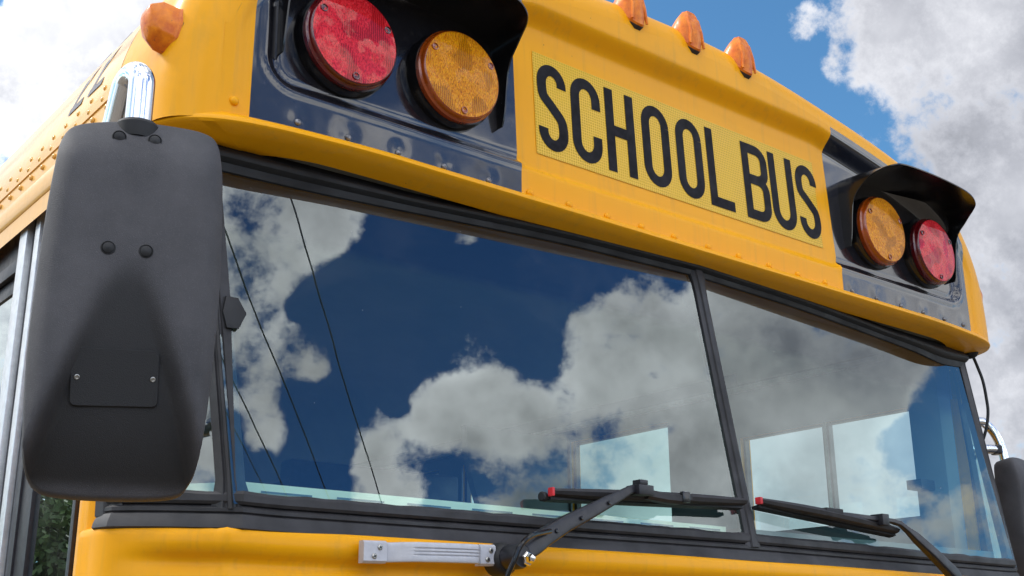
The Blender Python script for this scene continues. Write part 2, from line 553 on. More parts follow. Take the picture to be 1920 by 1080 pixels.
# roof outline, half, from the side up to the crown: (x, z)
HALF = [(1.215, 2.412), (1.214, 2.50), (1.206, 2.58), (1.184, 2.66), (1.143, 2.74), (1.085, 2.803), (1.0, 2.852), (.90, 2.888),
        (.78, 2.918), (.65, 2.942), (.507, 2.964), (.35, 2.985), (.18, 3.000), (0, 3.006)]
_h = catmull([(x, z, 0) for x, z in HALF], 6)
OUT = [(-p.x, p.y) for p in _h] + [(p.x, p.y) for p in reversed(_h[:-1])]      # left bottom > crown > right bottom
RC = .082


def inset(pts, d):
    out = []
    for i, (x, z) in enumerate(pts):
        a = pts[max(i - 1, 0)]; c = pts[min(i + 1, len(pts) - 1)]
        tx, tz = c[0] - a[0], c[1] - a[1]
        l = math.hypot(tx, tz); tx /= l; tz /= l
        out.append((x + tz * d, z - tx * d))
    return out


INN = inset(OUT, RC)
_ix = sorted([p for p in INN if p[1] > 2.58], key=lambda p: p[0])


def Iz(x):
    for a, c in zip(_ix, _ix[1:]):
        if a[0] <= x <= c[0] and c[0] > a[0]:
            return lerp(a[1], c[1], (x - a[0]) / (c[0] - a[0]))
    return _ix[0][1] if x < 0 else _ix[-1][1]


XI = max(p[0] for p in INN)        # about 1.132
FACE = -.031
RIVX = [-1.108, -.990, -.893, -.790, -.690, -.587, -.486, -.385, -.281, -.184, -.085, .022, .123, .228, .333, .437,
        .544, .645, .750, .851, .950, 1.042]
DENT = [(x, 2.462, .018 + .005 * ((i * 7) % 3), 1.0 if abs(x) > .5 else .12) for i, x in enumerate(RIVX)]


def face_y(x, z):
    ax = abs(x)
    zt = Iz(x)
    top = min(2.888, zt) if ax < .507 else zt - .004
    m_top = sstep(top - .012, top - .060, z)
    if ax < .507:
        m_bot = sstep(2.498, 2.517, z)
        m = m_top * m_bot
    else:
        # rounded rectangular recess with a pressed step
        cx, cz, rr_ = 1.045 - .05, 2.515 + .05, .05
        dx = ax - cx; dz = cz - z
        if dx > 0 and dz > 0:
            dd_ = math.hypot(dx, dz) - rr_
        else:
            dd_ = max(ax - 1.045, 2.515 - z)
        m_e = sstep(.007, -.007, dd_)
        # raised bead round the step
        bead = -.0035 * math.exp(-((dd_ - .012) / .006) ** 2) + .0045 * math.exp(-((dd_ + .010) / .006) ** 2) * (1 if m_top > .6 else 0)
        m = m_top * m_e
    rec = .018 + .014 * max(0, min(1, (z - 2.51) / .29))
    base = FACE
    if ax < .507:
        base = FACE + (.012 if z < 2.51 else 0) * 1.0 - .004 * max(0, (2.50 - z) / .07)
        y = FACE + rec * m_top * (m_bot) + (1 - m_bot) * m_top * .008
    else:
        fo = sstep(1.112, 1.085, ax)
        y = FACE + rec * m + ((1 - m_e) * .006 * m_top + bead * .45) * fo
    if z < 2.515:
        for (rx, rz, rd, am) in DENT:
            q = math.hypot(x - rx, z - rz)
            if q < rd * 2.2:
                y += am * .0007 * math.exp(-(q / (rd * .75)) ** 2)
    return y


def face_patch(xa, xb, step):
    g = MB()
    n = max(2, int((xb - xa) / step) + 1)
    m_ = 104

    def P_(i, j):
        x = lerp(xa, xb, i / (n - 1))
        z = lerp(2.413, Iz(x), j / (m_ - 1))
        return (x, face_y(x, z), z)
    g.grid(P_, n, m_)
    return g


def build_front_cap():
    cap = face_patch(-.507, .507, .012)
    for s_ in (-1, 1):
        a, c = sorted((s_ * 1.078, s_ * XI))
        c2 = face_patch(a, c, .009)
        cap.add(c2.V, c2.F)
    # rounded edge between the face and the roof and sides
    for i in range(len(INN)):
        pass
    rings = []
    NP = 9
    for (ox, oz), (ix, iz) in zip(OUT, INN):
        ring = []
        for k in range(NP + 1):
            ph = k / NP * math.pi / 2
            ring.append((lerp(ix, ox, math.sin(ph)), FACE + RC * (1 - math.cos(ph)), lerp(iz, oz, math.sin(ph))))
        ring.append((ox, .225, oz))
        rings.append(ring)
    cap.loft(rings, closed=False)
    o = cap.build('front_cap', 'yellow_paint', BUS, ang=50)
    for s_ in (-1, 1):
        a, c = sorted((s_ * .507, s_ * 1.078))
        face_patch(a, c, .006).build('lamp_panel', 'black_enamel', BUS, ang=50)
    return o


CAP = build_front_cap()


def rivet_mb(c, nrm, r_=.0082, h=.0062):
    return MB().lathe([(r_, -.002), (r_, .0005), (r_ * .92, h * .5), (r_ * .6, h * .88), (0, h)], c, nrm, 16)


for x in RIVX:
    paint = 'yellow_paint' if abs(x) < .507 or abs(x) > 1.08 else 'dull_rivet'
    rivet_mb((x, face_y(x, 2.453), 2.453), (0, -1, .05), *((.0082, .0062) if paint == 'yellow_paint' else (.0060, .0045))).build('rivet', paint, BUS)

# ---- roof and side panels
def build_body():
    g = MB()
    rings = []
    ys = [.228, .232, 9.6]
    for y in (.228, 9.6):
        rings.append([(x * (1 if y > .3 else 1), y, z) for x, z in OUT])
    g.loft(rings, closed=False)
    # drip rail: lip that turns under at the bottom of each side
    for s_ in (-1, 1):
        sec = [(1.214, 2.500), (1.219, 2.492), (1.2195, 2.455), (1.216, 2.450), (1.170, 2.446), (1.170, 2.475)]
        g.loft([[(s_ * x, y, z) for x, z in sec] for y in (.245, 9.6)], True)
    g.build('roof', 'yellow_paint_glare', BUS, ang=40)
    # lap seam of the side panel (thin overlapping sheet edge)
    g = MB()
    for s_ in (-1, 1):
        sec = [(1.2105, 2.5325), (1.2145, 2.533), (1.2128, 2.556), (1.2090, 2.5565)]
        g.loft([[(s_ * x, y, z) for x, z in sec] for y in (.205, 9.6)], True)
    g.build('lap_strip', 'yellow_paint_glare', BUS, ang=30)


build_body()


def side_x(z):
    pts = HALF
    for a, c in zip(pts, pts[1:]):
        if a[1] <= z <= c[1]:
            return lerp(a[0], c[0], (z - a[1]) / (c[1] - a[1]))
    return 1.2


for k in range(11):
    y0 = .214 + k * .0668
    for (z, dy) in ((2.518, .035), (2.546, .067), (2.574, .010 if k < 4 else .010)):
        rivet_mb((-side_x(z) - .0030 * (z < 2.56), y0 + dy + (k > 5) * .0, z), (-1, 0, .1), .0054, .0036).build('rivet', 'yellow_paint_glare', BUS)

# ---- number on the roof edge, first digit nearest the front
def arc_pt(y, h):
    """point on the outer skin at arc length h above z = 2.597"""
    z = 2.597; x = side_x(z); n = 60
    dh = h / n
    for _ in range(n):
        sx_ = (side_x(z + .002) - side_x(z - .002)) / .004
        l = math.hypot(1, sx_)
        z += dh / l; x = side_x(z)
    sx_ = (side_x(z + .002) - side_x(z - .002)) / .004
    nrm = Vector((-1, 0, -sx_)).normalized()
    return Vector((-x, y, z)) + nrm * .0022


def ribbon2d(pts, w, taper=None):
    """flat stroke of width w along pts; returns left and right rails"""
    L_, R_ = [], []
    for i, p in enumerate(pts):
        a = Vector(pts[max(i - 1, 0)]); c = Vector(pts[min(i + 1, len(pts) - 1)])
        t = (c - a).normalized()
        n_ = Vector((-t.y, t.x))
        L_.append(Vector(p) + n_ * w / 2); R_.append(Vector(p) - n_ * w / 2)
    return L_, R_


def digit_two(y0, wd=.072, ht=.150, sw=.0175):
    path = [(sw * .5, ht * .70)]
    for k in range(13):
        a = math.pi - k / 12 * math.pi * 1.22
        path.append((wd / 2 + math.cos(a) * (wd - sw) / 2, ht - sw / 2 - .034 + math.sin(a) * .034))
    path += [(wd * .62, ht * .42), (wd * .40, ht * .28), (sw * .75, ht * .10), (sw * .55, sw * .3)]
    path = [(p.x, p.y) for p in catmull([(q[0], q[1], 0) for q in path], 4)]
    L_, R_ = ribbon2d(path, sw)
    g = MB()
    g.loft([[arc_pt(y0 - p.x, max(0, p.y)) for p in (a, c)] for a, c in zip(L_, R_)], closed=False)
    foot = [(0, 0), (wd, 0), (wd, sw), (0, sw)]
    g.loft([[arc_pt(y0 - x, h) + Vector((-.0004, 0, 0)) for h in (0, sw * .5, sw)] for x in (0, wd * .5, wd)], closed=False)
    return g


g = digit_two(.500); h_ = digit_two(.398); g.add(h_.V, h_.F)
g.build('fleet_number', 'number_grey', BUS, smooth=False, recalc=False)

# ---- sign
def sign_y(x, z):
    return face_y(max(-.5, min(.5, x)), z)


def build_sign():
    g = MB()
    g.grid(lambda i, j: (lerp(-.457, .457, i / 76), sign_y(0, lerp(2.549, 2.779, j / 20)) - .0014, lerp(2.549, 2.779, j / 20)), 77, 21)
    sg = g.build('sign_sheet', 'reflective_sheeting', BUS, recalc=False)
    for p in sg.data.polygons:
        pass
    Z0, Z1 = 2.5655, 2.7605
    H = Z1 - Z0
    SW = .0248

    def arc(cx, cz, rx, rz, a0, a1, n=14):
        return [(cx + rx * math.cos(R(lerp(a0, a1, k / n))), cz + rz * math.sin(R(lerp(a0, a1, k / n)))) for k in range(n + 1)]

    def strokes(ch, w):
        h = SW / 2; r_ = (w - SW) / 2; W_ = w; T = H - h; B_ = h; cx = w / 2
        ry = r_ * 1.15
        if ch == 'S':
            p = arc(cx, T - ry, r_, ry, -8, 180, 18)
            p += [(h, T - ry - .012)]
            mid = [(h + .004, H * .615), (cx - .006, H * .53), (cx + .007, H * .465), (W_ - h - .004, H * .375)]
            p2 = [(q.x, q.y) for q in catmull([(a, c, 0) for a, c in [p[-1]] + mid + [(W_ - h, B_ + ry + .010)]], 5)]
            p3 = arc(cx, B_ + ry, r_, ry, 0, -188, 18)
            return [p[:-1] + p2 + p3]
        if ch == 'C':
            return [[(W_ - h, T - ry - .020)] + arc(cx, T - ry, r_, ry, 0, 180) + arc(cx, B_ + ry, r_, ry, 180, 360) + [(W_ - h, B_ + ry + .020)]]
        if ch == 'O':
            return [arc(cx, T - ry, r_, ry, 0, 180) + arc(cx, B_ + ry, r_, ry, 180, 360) + [(W_ - h, T - ry)]]
        if ch == 'U':
            return [[(h, H)] + arc(cx, B_ + ry, r_, ry, 180, 360) + [(W_ - h, H)]]
        if ch == 'H':
            return [[(h, 0), (h, H)], [(W_ - h, 0), (W_ - h, H)], [(SW * .9, H * .50), (W_ - SW * .9, H * .50)]]
        if ch == 'L':
            return [[(h, 0), (h, H)], [(SW * .9, h), (W_, h)]]
        if ch == 'B':
            r1 = (H * .53 - 0) / 2 - h
            up_ = [(SW * .9, T)] + arc(W_ - h - .030, T - .026, .030, .026, 90, 0, 8) + arc(W_ - h - .030, H * .53 + .024, .030, .024, 0, -90, 8) + [(SW * .9, H * .53)]
            dn = [(SW * .9, H * .53)] + arc(W_ - h - .028, H * .53 - .026, .028 + .0, .026, 90, 0, 8) + arc(W_ - h - .028, B_ + .026, .028, .026, 0, -90, 8) + [(SW * .9, B_)]
            return [[(h, 0), (h, H)], up_, dn]
    LET = [('S', -.4485, .0785), ('C', -.3580, .0835), ('H', -.2600, .0850), ('O', -.1520, .0855), ('O', -.0450, .0845), ('L', .0560, .0815),
           ('B', .1795, .0915), ('U', .2780, .0890), ('S', .3790, .0820)]
    for ch, x0, w in LET:
        g = MB()
        for si, st in enumerate(strokes(ch, w)):
            # resample
            pts = [Vector((a, c)) for a, c in st]
            dense = [pts[0]]
            for a, c in zip(pts, pts[1:]):
                nseg = max(1, int((c - a).length / .02))
                for k in range(1, nseg + 1):
                    dense.append(a.lerp(c, k / nseg))
            L_, R_ = ribbon2d([(p.x, p.y) for p in dense], SW)
            off = .0021 + .0002 * si
            rings = []
            for a, c in zip(L_, R_):
                za, zc = Z0 + a.y, Z0 + c.y
                rings.append([(x0 + a.x, sign_y(0, za) - off, za), (x0 + c.x, sign_y(0, zc) - off, zc)])
            g.loft(rings, closed=False)
        g.build('letter', 'black_decal', sg, smooth=False, recalc=False)


build_sign()

# ---- rain visor above the windshield
def build_visor():
    outer = [(0, -.064), (.3, -.064), (.6, -.063), (.85, -.063), (1.0, -.062), (1.06, -.059), (1.11, -.051), (1.153, -.034), (1.186, -.008), (1.209, .030), (1.2205, .07), (1.221, .11), (1.2195, .17)]
    oc = [(p.x, p.y) for p in catmull([(a, c, 0) for a, c in outer], 6)]
    full = [(-x, y) for x, y in reversed(oc)] + oc[1:]
    rings = []
    for x, y in full:
        ax = abs(x)
        # matching inner line on the wall
        s_ = 1 if x >= 0 else -1
        if ax < 1.0:
            ix, iy = x, -.024
        else:
            t = min(1, (ax - 1.0) / .2)
            ix, iy = s_ * min(1.195, lerp(1.0, 1.17, t)), max(-.024, lerp(-.024, y + .02, t))
        ux, uy = (ix - x), (iy - y)
        l = math.hypot(ux, uy) or 1; ux /= l; uy /= l
        gx, gy = x + ux * .10, y + uy * .10     # under edge at the gasket
        kb = sstep(.92, 1.12, ax)
        gx, gy = lerp(x, gx, kb), lerp(0., gy, kb)
        sag = .016 * sstep(.80, 1.19, ax); zt = 2.4295 - sag * .7; zb = 2.4165 - sag * .7
        drop = .0 if ax < 1.0 else -.004 * (ax - 1.0) / .2
        zu = 2.4025 - .004 * sstep(.8, 1.19, ax)
        ring = [(ix - ux * 0, iy + .016, 2.462), (lerp(ix, x, .03), lerp(iy, y, .03) + .004, zt + .014), (lerp(ix, x, .5), lerp(iy, y, .5), zt + .009), (x + ux * .006, y + uy * .006, zt + .002), (x + ux * .001, y + uy * .001, zt - .003),
                (x, y, zb + .004), (x + ux * .0035, y + uy * .0035, zb), (lerp(x, gx, .45), lerp(y, gy, .45), lerp(zb, zu, .55)), (gx, gy, zu), (gx, gy, 2.440)]
        rings.append(ring)
    g = MB().loft(rings, True)
    g.build('rain_visor', 'yellow_paint', BUS, ang=45)


build_visor()

# ---- windshield geometry
def Yw(x, z):
    return -.005 - (2.39 - z) * .1765 + .0415 * abs(x) / 1.056


def ztop(x):
    ax = abs(x)
    return 2.394 - .024 * sstep(.25, 1.06, ax) - .004 * ax


def sweep(path, section, name=None, outn=None, closed=True):
    """path points on the glass; section (off outward, off in 'v'); outn/vdir per point"""
    rings = []
    for p, n_, v_ in path:
        rings.append([Vector(p) + Vector(n_) * a + Vector(v_) * c for a, c in section])
    return rings


NF = Vector((0, -.984, .174))


def glass_and_gaskets():
    ZB = 1.8135
    for s_ in (-1, 1):
        g = MB()
        nx, nz = 24, 14
        g.grid(lambda i, j: (s_ * lerp(.006, lerp(1.080, 1.124, j / (nz - 1)), i / (nx - 1)),
                             Yw(lerp(.006, lerp(1.080, 1.124, j / (nz - 1)), i / (nx - 1)), lerp(ZB, 2.405, j / (nz - 1))),
                             lerp(ZB, 2.405, j / (nz - 1))), nx, nz)
        g.build('windshield', 'windshield_glass', BUS, recalc=False)
        g = MB()
        a = Vector((s_ * 1.082, -.050, ZB)); c = Vector((s_ * 1.202, .066, ZB)); d = Vector((s_ * 1.209, .118, 2.405)); e = Vector((s_ * 1.126, .050, 2.405))
        g.add([a, c, d, e], [(0, 1, 2, 3)])
        g.build('corner_window', 'windshield_glass', BUS, smooth=False, recalc=False)
    # bottom gasket, one long moulding
    path = []
    base = [(-1.209, .095), (-1.202, .066), (-1.15, .016), (-1.105, -.028), (-1.086, -.048), (-1.066, -.0635), (-1.03, -.0665), (-.5, -.0875), (-.06, -.1045), (0, -.1065), (.06, -.1045), (.5, -.0875), (1.03, -.0665),
            (1.066, -.0635), (1.086, -.048), (1.105, -.028), (1.15, .016), (1.202, .066), (1.209, .095)]
    fine = []
    for (a, c), (d, e) in zip(base, base[1:]):
        n_ = max(1, int(math.hypot(d - a, e - c) / .03))
        for k in range(n_):
            fine.append((lerp(a, d, k / n_), lerp(c, e, k / n_)))
    fine.append(base[-1])
    sec = [(-.008, .020), (.004, .0195), (.0075, .014), (.008, .002), (.0055, -.003), (.001, -.0045), (.0055, -.007), (.0085, -.010), (.0085, -.016), (.006, -.0185),
           (.009, -.021), (.015, -.036), (.0165, -.044), (.013, -.047), (-.008, -.046)]
    rings = []
    rnd = random.Random(3)
    wob = [rnd.uniform(-.0016, .0016) for _ in fine]
    for i, (x, y) in enumerate(fine):
        a = fine[max(0, i - 1)]; c = fine[min(len(fine) - 1, i + 1)]
        tx, ty = c[0] - a[0], c[1] - a[1]
        l = math.hypot(tx, ty); n_ = Vector((ty / l, -tx / l, 0))
        zc = 1.8135 + .007 * sstep(1.0, 1.2, abs(x))
        ring = []
        for k, (of, dz) in enumerate(sec):
            dzz = dz + (wob[i] if k < 3 else 0)
            q = Vector((x, y, zc)) + n_ * of
            ring.append((q.x, q.y, q.z + dzz * .84))
        rings.append(ring)
    MB().loft(rings, True).build('bottom_gasket', 'rubber', BUS, ang=28)
    # top gasket
    xs = [lerp(-1.124, 1.124, k / 90) for k in range(91)]
    sec = [(-.006, -.004), (.003, -.002), (.0045, .006), (.005, .012), (.010, .014), (.0155, .018), (.017, .024), (.0145, .031), (.008, .035), (.006, .037), (.004, .046), (-.012, .050)]
    rings = []
    for x in xs:
        z0 = ztop(x) - .006 - .010 * math.exp(-((abs(x) - 1.0) / .09) ** 2) * (x > 0)
        rise = (2.405 - z0) / .046
        rings.append([(x, Yw(x, z0) - of, z0 + dz * max(.75, rise)) for of, dz in sec])
    MB().loft(rings, True).build('top_gasket', 'rubber_dark', BUS, ang=40)
    # centre post
    sec = [(-.018, -.010), (-.0175, .003), (-.013, .006), (-.0085, .0065), (-.007, .010), (.003, .0115), (.0065, .010), (.008, .0065), (.0135, .006), (.0175, .003), (.018, -.010)]
    rings = []
    for k in range(21):
        z = lerp(1.802, 2.400, k / 20)
        wd = 1 + .5 * sstep(.93, 1.0, k / 20) + .35 * sstep(.06, 0, k / 20)
        rings.append([Vector((a * wd, Yw(0, z), z)) + NF * c for a, c in sec])
    MB().loft(rings, True).build('centre_post', 'rubber', BUS, ang=30)
    # corner mullions
    for s_ in (-1, 1):
        rings = []
        sec = [(-.024, -.012), (-.022, .004), (-.006, .008), (-.004, .005), (-.0015, .005), (0, .0085), (.0035, .0085), (.0045, .005), (.007, .005), (.009, .008), (.021, .004), (.023, -.012)]
        for k in range(15):
            t = k / 14
            c = Vector((s_ * 1.079, -.058, 1.805)).lerp(Vector((s_ * 1.121, .042, 2.402)), t)
            n1 = Vector((s_ * .04, -.984, .17)); n2 = Vector((s_ * .76, -.64, .1))
            nn = (n1 + n2).normalized()
            tA = Vector((-s_, -.035 * 1.0, 0)).normalized()     # toward centre on main pane
            tB = Vector((s_ * .64, .76, 0)).normalized()
            ring = []
            for a, h in sec:
                wd = 1 + .5 * sstep(.05, 0, t)
                if a < 0:
                    ring.append(c + tA * (-a) * wd + n1.lerp(nn, 1 - min(1, -a / .02)).normalized() * h)
                else:
                    ring.append(c + tB * a * wd + n2.lerp(nn, 1 - min(1, a / .02)).normalized() * h)
            rings.append(ring)
        MB().loft(rings, True).build('corner_post', 'rubber', BUS, ang=28)
        # end strips behind the corner windows
        rings = []
        for k in range(2):
            c = Vector((s_ * 1.204, .078, 1.80)) if k == 0 else Vector((s_ * 1.211, .125, 2.42))
            t2 = Vector((s_ * .5, .86, 0)).normalized(); n2 = Vector((s_ * .86, -.5, 0)).normalized()
            rings.append([c + t2 * a + n2 * h for a, h in ((-.026, -.01), (-.025, .006), (-.01, .008), (0, .005), (.006, .009), (.022, .007), (.026, -.01))])
        MB().loft(rings, True).build('end_gasket', 'rubber', BUS, ang=30)


glass_and_gaskets()

# ---- lower front panel
def build_lower():
    pl = [(1.2125, .138), (1.2120, .115), (1.208, .082), (1.192, .056), (1.150, .016), (1.110, -.022), (1.090, -.044), (1.060, -.062), (.9, -.0755), (.6, -.0875), (.3, -.099), (.12, -.105), (0, -.1075)]
    pc = [(p.x, p.y) for p in catmull([(a, c, 0) for a, c in pl], 5)]
    full = [(-x, y) for x, y in pc] + [(x, y) for x, y in reversed(pc[:-1])]
    prof = [(-.012, 1.780), (.006, 1.7795), (.0125, 1.778), (.0165, 1.774), (.019, 1.766), (.020, 1.757), (.0185, 1.749), (.013, 1.7415), (.007, 1.737), (.0035, 1.732), (.003, 1.727), (.006, 1.721),
            (.010, 1.714), (.0125, 1.704), (.0135, 1.68), (.016, 1.5), (.016, .45)]
    prof_end = [(-.012, 1.780), (.004, 1.7795), (.008, 1.778), (.012, 1.772), (.0125, 1.766), (.0125, 1.757), (.0125, 1.749), (.0125, 1.7415), (.0125, 1.737), (.0125, 1.732), (.0125, 1.727), (.0125, 1.721),
                (.0125, 1.714), (.0125, 1.704), (.0135, 1.68), (.016, 1.5), (.016, .45)]
    rings = []
    for i, (x, y) in enumerate(full):
        a = full[max(0, i - 1)]; c = full[min(len(full) - 1, i + 1)]
        tx, ty = c[0] - a[0], c[1] - a[1]
        l = math.hypot(tx, ty); n_ = (ty / l, -tx / l)
        k = sstep(1.12, 1.20, abs(x))
        kk = 0
        lift = .006 * sstep(1.0, 1.2, abs(x))
        rings.append([(x + n_[0] * lerp(lerp(p[0], q[0], k), .002, kk), y + n_[1] * lerp(lerp(p[0], q[0], k), .002, kk), p[1] + lift * (p[1] > 1.6)) for p, q in zip(prof, prof_end)])
    MB().loft(rings, closed=False).build('front_panel', 'yellow_paint', BUS, ang=60)


build_lower()

# ---- front pillars between corner window and door / driver's window, and side walls
def build_sides():
    # yellow pillar each side, with a rounded bead next to the door opening
    for s_ in (-1, 1):
        g = MB()
        sec = [(1.196, .094), (1.2050, .095), (1.2075, .112), (1.2070, .124), (1.2150, .134), (1.2170, .140), (1.2170, .172), (1.2150, .178), (1.192, .180), (1.192, .094)]
        g.loft([[(s_ * x, y, z) for x, y in sec] for z in (1.775, 2.452)], True)
        sec = [(1.204, .142), (1.2150, .142), (1.2170, .145), (1.2170, .172), (1.2150, .178), (1.192, .180), (1.192, .142)]
        g.loft([[(s_ * x, y, z) for x, y in sec] for z in (.45, 1.775)], True)
        g.box((min(s_ * 1.165, s_ * 1.191), .181, .45), (max(s_ * 1.165, s_ * 1.191), .244, 2.446))
        g.build('front_pillar', 'yellow_paint', BUS, ang=30)
    # driver-side wall with window openings
    g = MB()
    x0, x1 = 1.158, 1.206
    g.box((x0, .244, .55), (x1, 9.6, 1.968))
    g.box((x0, .244, 2.286), (x1, .868, 2.446))
    g.box((x0, .868, 2.390), (x1, 9.6, 2.446))
    g.box((x0, .868, 1.968), (x1, 1.180, 2.390))
    y = 1.70
    while y < 9.4:
        g.box((x0, y, 1.968), (x1, y + .16, 2.390)); y += .69
    g.build('side_wall', 'yellow_paint', BUS, smooth=False)
    g = MB()
    for q in (1.150,):
        g.box((q, .10, 2.284), (1.157, .868, 2.46)); g.box((q, .868, 2.388), (1.157, 9.5, 2.50))
        g.box((q, .868, 1.90), (1.157, 1.182, 2.388))
        g.box((q, .20, 1.2), (1.157, 9.5, 1.972))
        y = 1.695
        while y < 9.4:
            g.box((q, y, 1.972), (1.157, y + .17, 2.388)); y += .69
    g.build('inner_wall', 'interior_grey', BUS, smooth=False)
    # window bars of the driver's window
    def win(name, s_, ya, yb, za, zb, gm='tinted_glass', fm='black_metal', fr=.012):
        f = MB()
        xx = 1.182
        f.box((s_ * xx - .010, ya - .002, za - .002), (s_ * xx + .010, ya + fr, zb + .002)); f.box((s_ * xx - .010, yb - fr, za - .002), (s_ * xx + .010, yb + .002, zb + .002))
        f.box((s_ * xx - .010, ya + fr, za - .002), (s_ * xx + .010, yb - fr, za + fr)); f.box((s_ * xx - .010, ya + fr, zb - fr), (s_ * xx + .010, yb - fr, zb + .002))
        fo = f.build(name, fm, BUS, smooth=False)
        MB().add([(s_ * xx, ya, za), (s_ * xx, yb, za), (s_ * xx, yb, zb), (s_ * xx, ya, zb)], [(0, 1, 2, 3)]).build('pane', gm, fo, smooth=False, recalc=False)
    win('driver_window', 1, .548, .866, 1.970, 2.286, 'side_glass', fr=.006)
    win('driver_window', 1, .205, .536, 1.970, 2.286, 'side_glass', fr=.006)
    MB().box((1.168, .5365, 1.97), (1.192, .5475, 2.286)).build('window_bar', 'aluminium', BUS, smooth=False)
    win('side_window', 1, 1.182, 1.698, 1.970, 2.390)
    y = 1.86
    while y < 9.3:
        win('side_window', 1, y + .002, y + .528, 1.970, 2.390); y += .69
    # door-side wall
    g = MB()
    y = 1.35
    g.box((-x1, 1.0, .55), (-x0, 9.6, 1.968)); g.box((-x1, 1.0, 2.390), (-x0, 9.6, 2.446)); g.box((-x1, 1.0, 1.968), (-x0, 1.35, 2.390))
    while y < 9.3:
        g.box((-x1, y + .53, 1.968), (-x0, y + .69, 2.390)); y += .69
    g.build('side_wall', 'yellow_paint', BUS, smooth=False)
    y = 1.35
    while y < 9.3:
        win('side_window', -1, y + .002, y + .528, 1.970, 2.390); y += .69
    g = MB(); g.box((-1.212, 9.6, .5), (1.212, 9.62, 2.45)); g.box((-1.212, 9.6, 2.45), (1.212, 9.62, 2.7))
    g.build('rear_wall', 'yellow_paint', BUS, smooth=False)


build_sides()


def build_door():
    d = empty('entrance_door', (-1.19, .26, 0)); d.parent = BUS
    X = -1.190

    def P_(name, m, boxes, bevel=.0015, smooth=True):
        g = MB()
        for a, c in boxes:
            g.box(a, c)
        o = g.build(name, m, d, bevel=bevel, loc=(-1.19, .26, 0), smooth=smooth)
        o.location = (0, 0, 0)
        return o
    P_('header', 'black_metal', [((X - .004, .245, 2.372), (X + .03, 1.0, 2.448))])
    # front leaf: dark frame and glass
    P_('leaf_frame', 'black_metal', [((X - .008, .248, .55), (X + .012, .262, 2.37)), ((X - .002, .488, .55), (X + .012, .545, 2.37)), ((X - .006, .545, .55), (X + .012, .574, 2.37)), ((X - .004, .262, 2.33), (X + .012, .488, 2.37))])
    P_('door_pane', 'door_glass', [((X + .006, .262, .60), (X + .009, .489, 2.33))], 0, False)
    P_('aluminium_bar', 'aluminium', [((X - .014, .588, .55), (X + .010, .616, 2.448))])
    P_('aluminium_bar', 'aluminium', [((X - .018, .655, .55), (X + .010, .700, 2.448))])
    P_('rubber_seal', 'rubber', [((X - .006, .616, .55), (X + .010, .655, 2.448)), ((X - .004, .574, .55), (X + .010, .588, 2.448))])
    P_('leaf_frame', 'black_metal', [((X - .006, .700, .55), (X + .012, .712, 2.37)), ((X - .010, .712, 2.345), (X + .012, 1.0, 2.372)), ((X + .002, .712, 2.312), (X + .010, .99, 2.345)), ((X - .006, .985, .55), (X + .012, 1.0, 2.345))])
    P_('door_pane', 'door_glass', [((X + .006, .712, .60), (X + .009, .985, 2.315))], 0, False)


build_door()

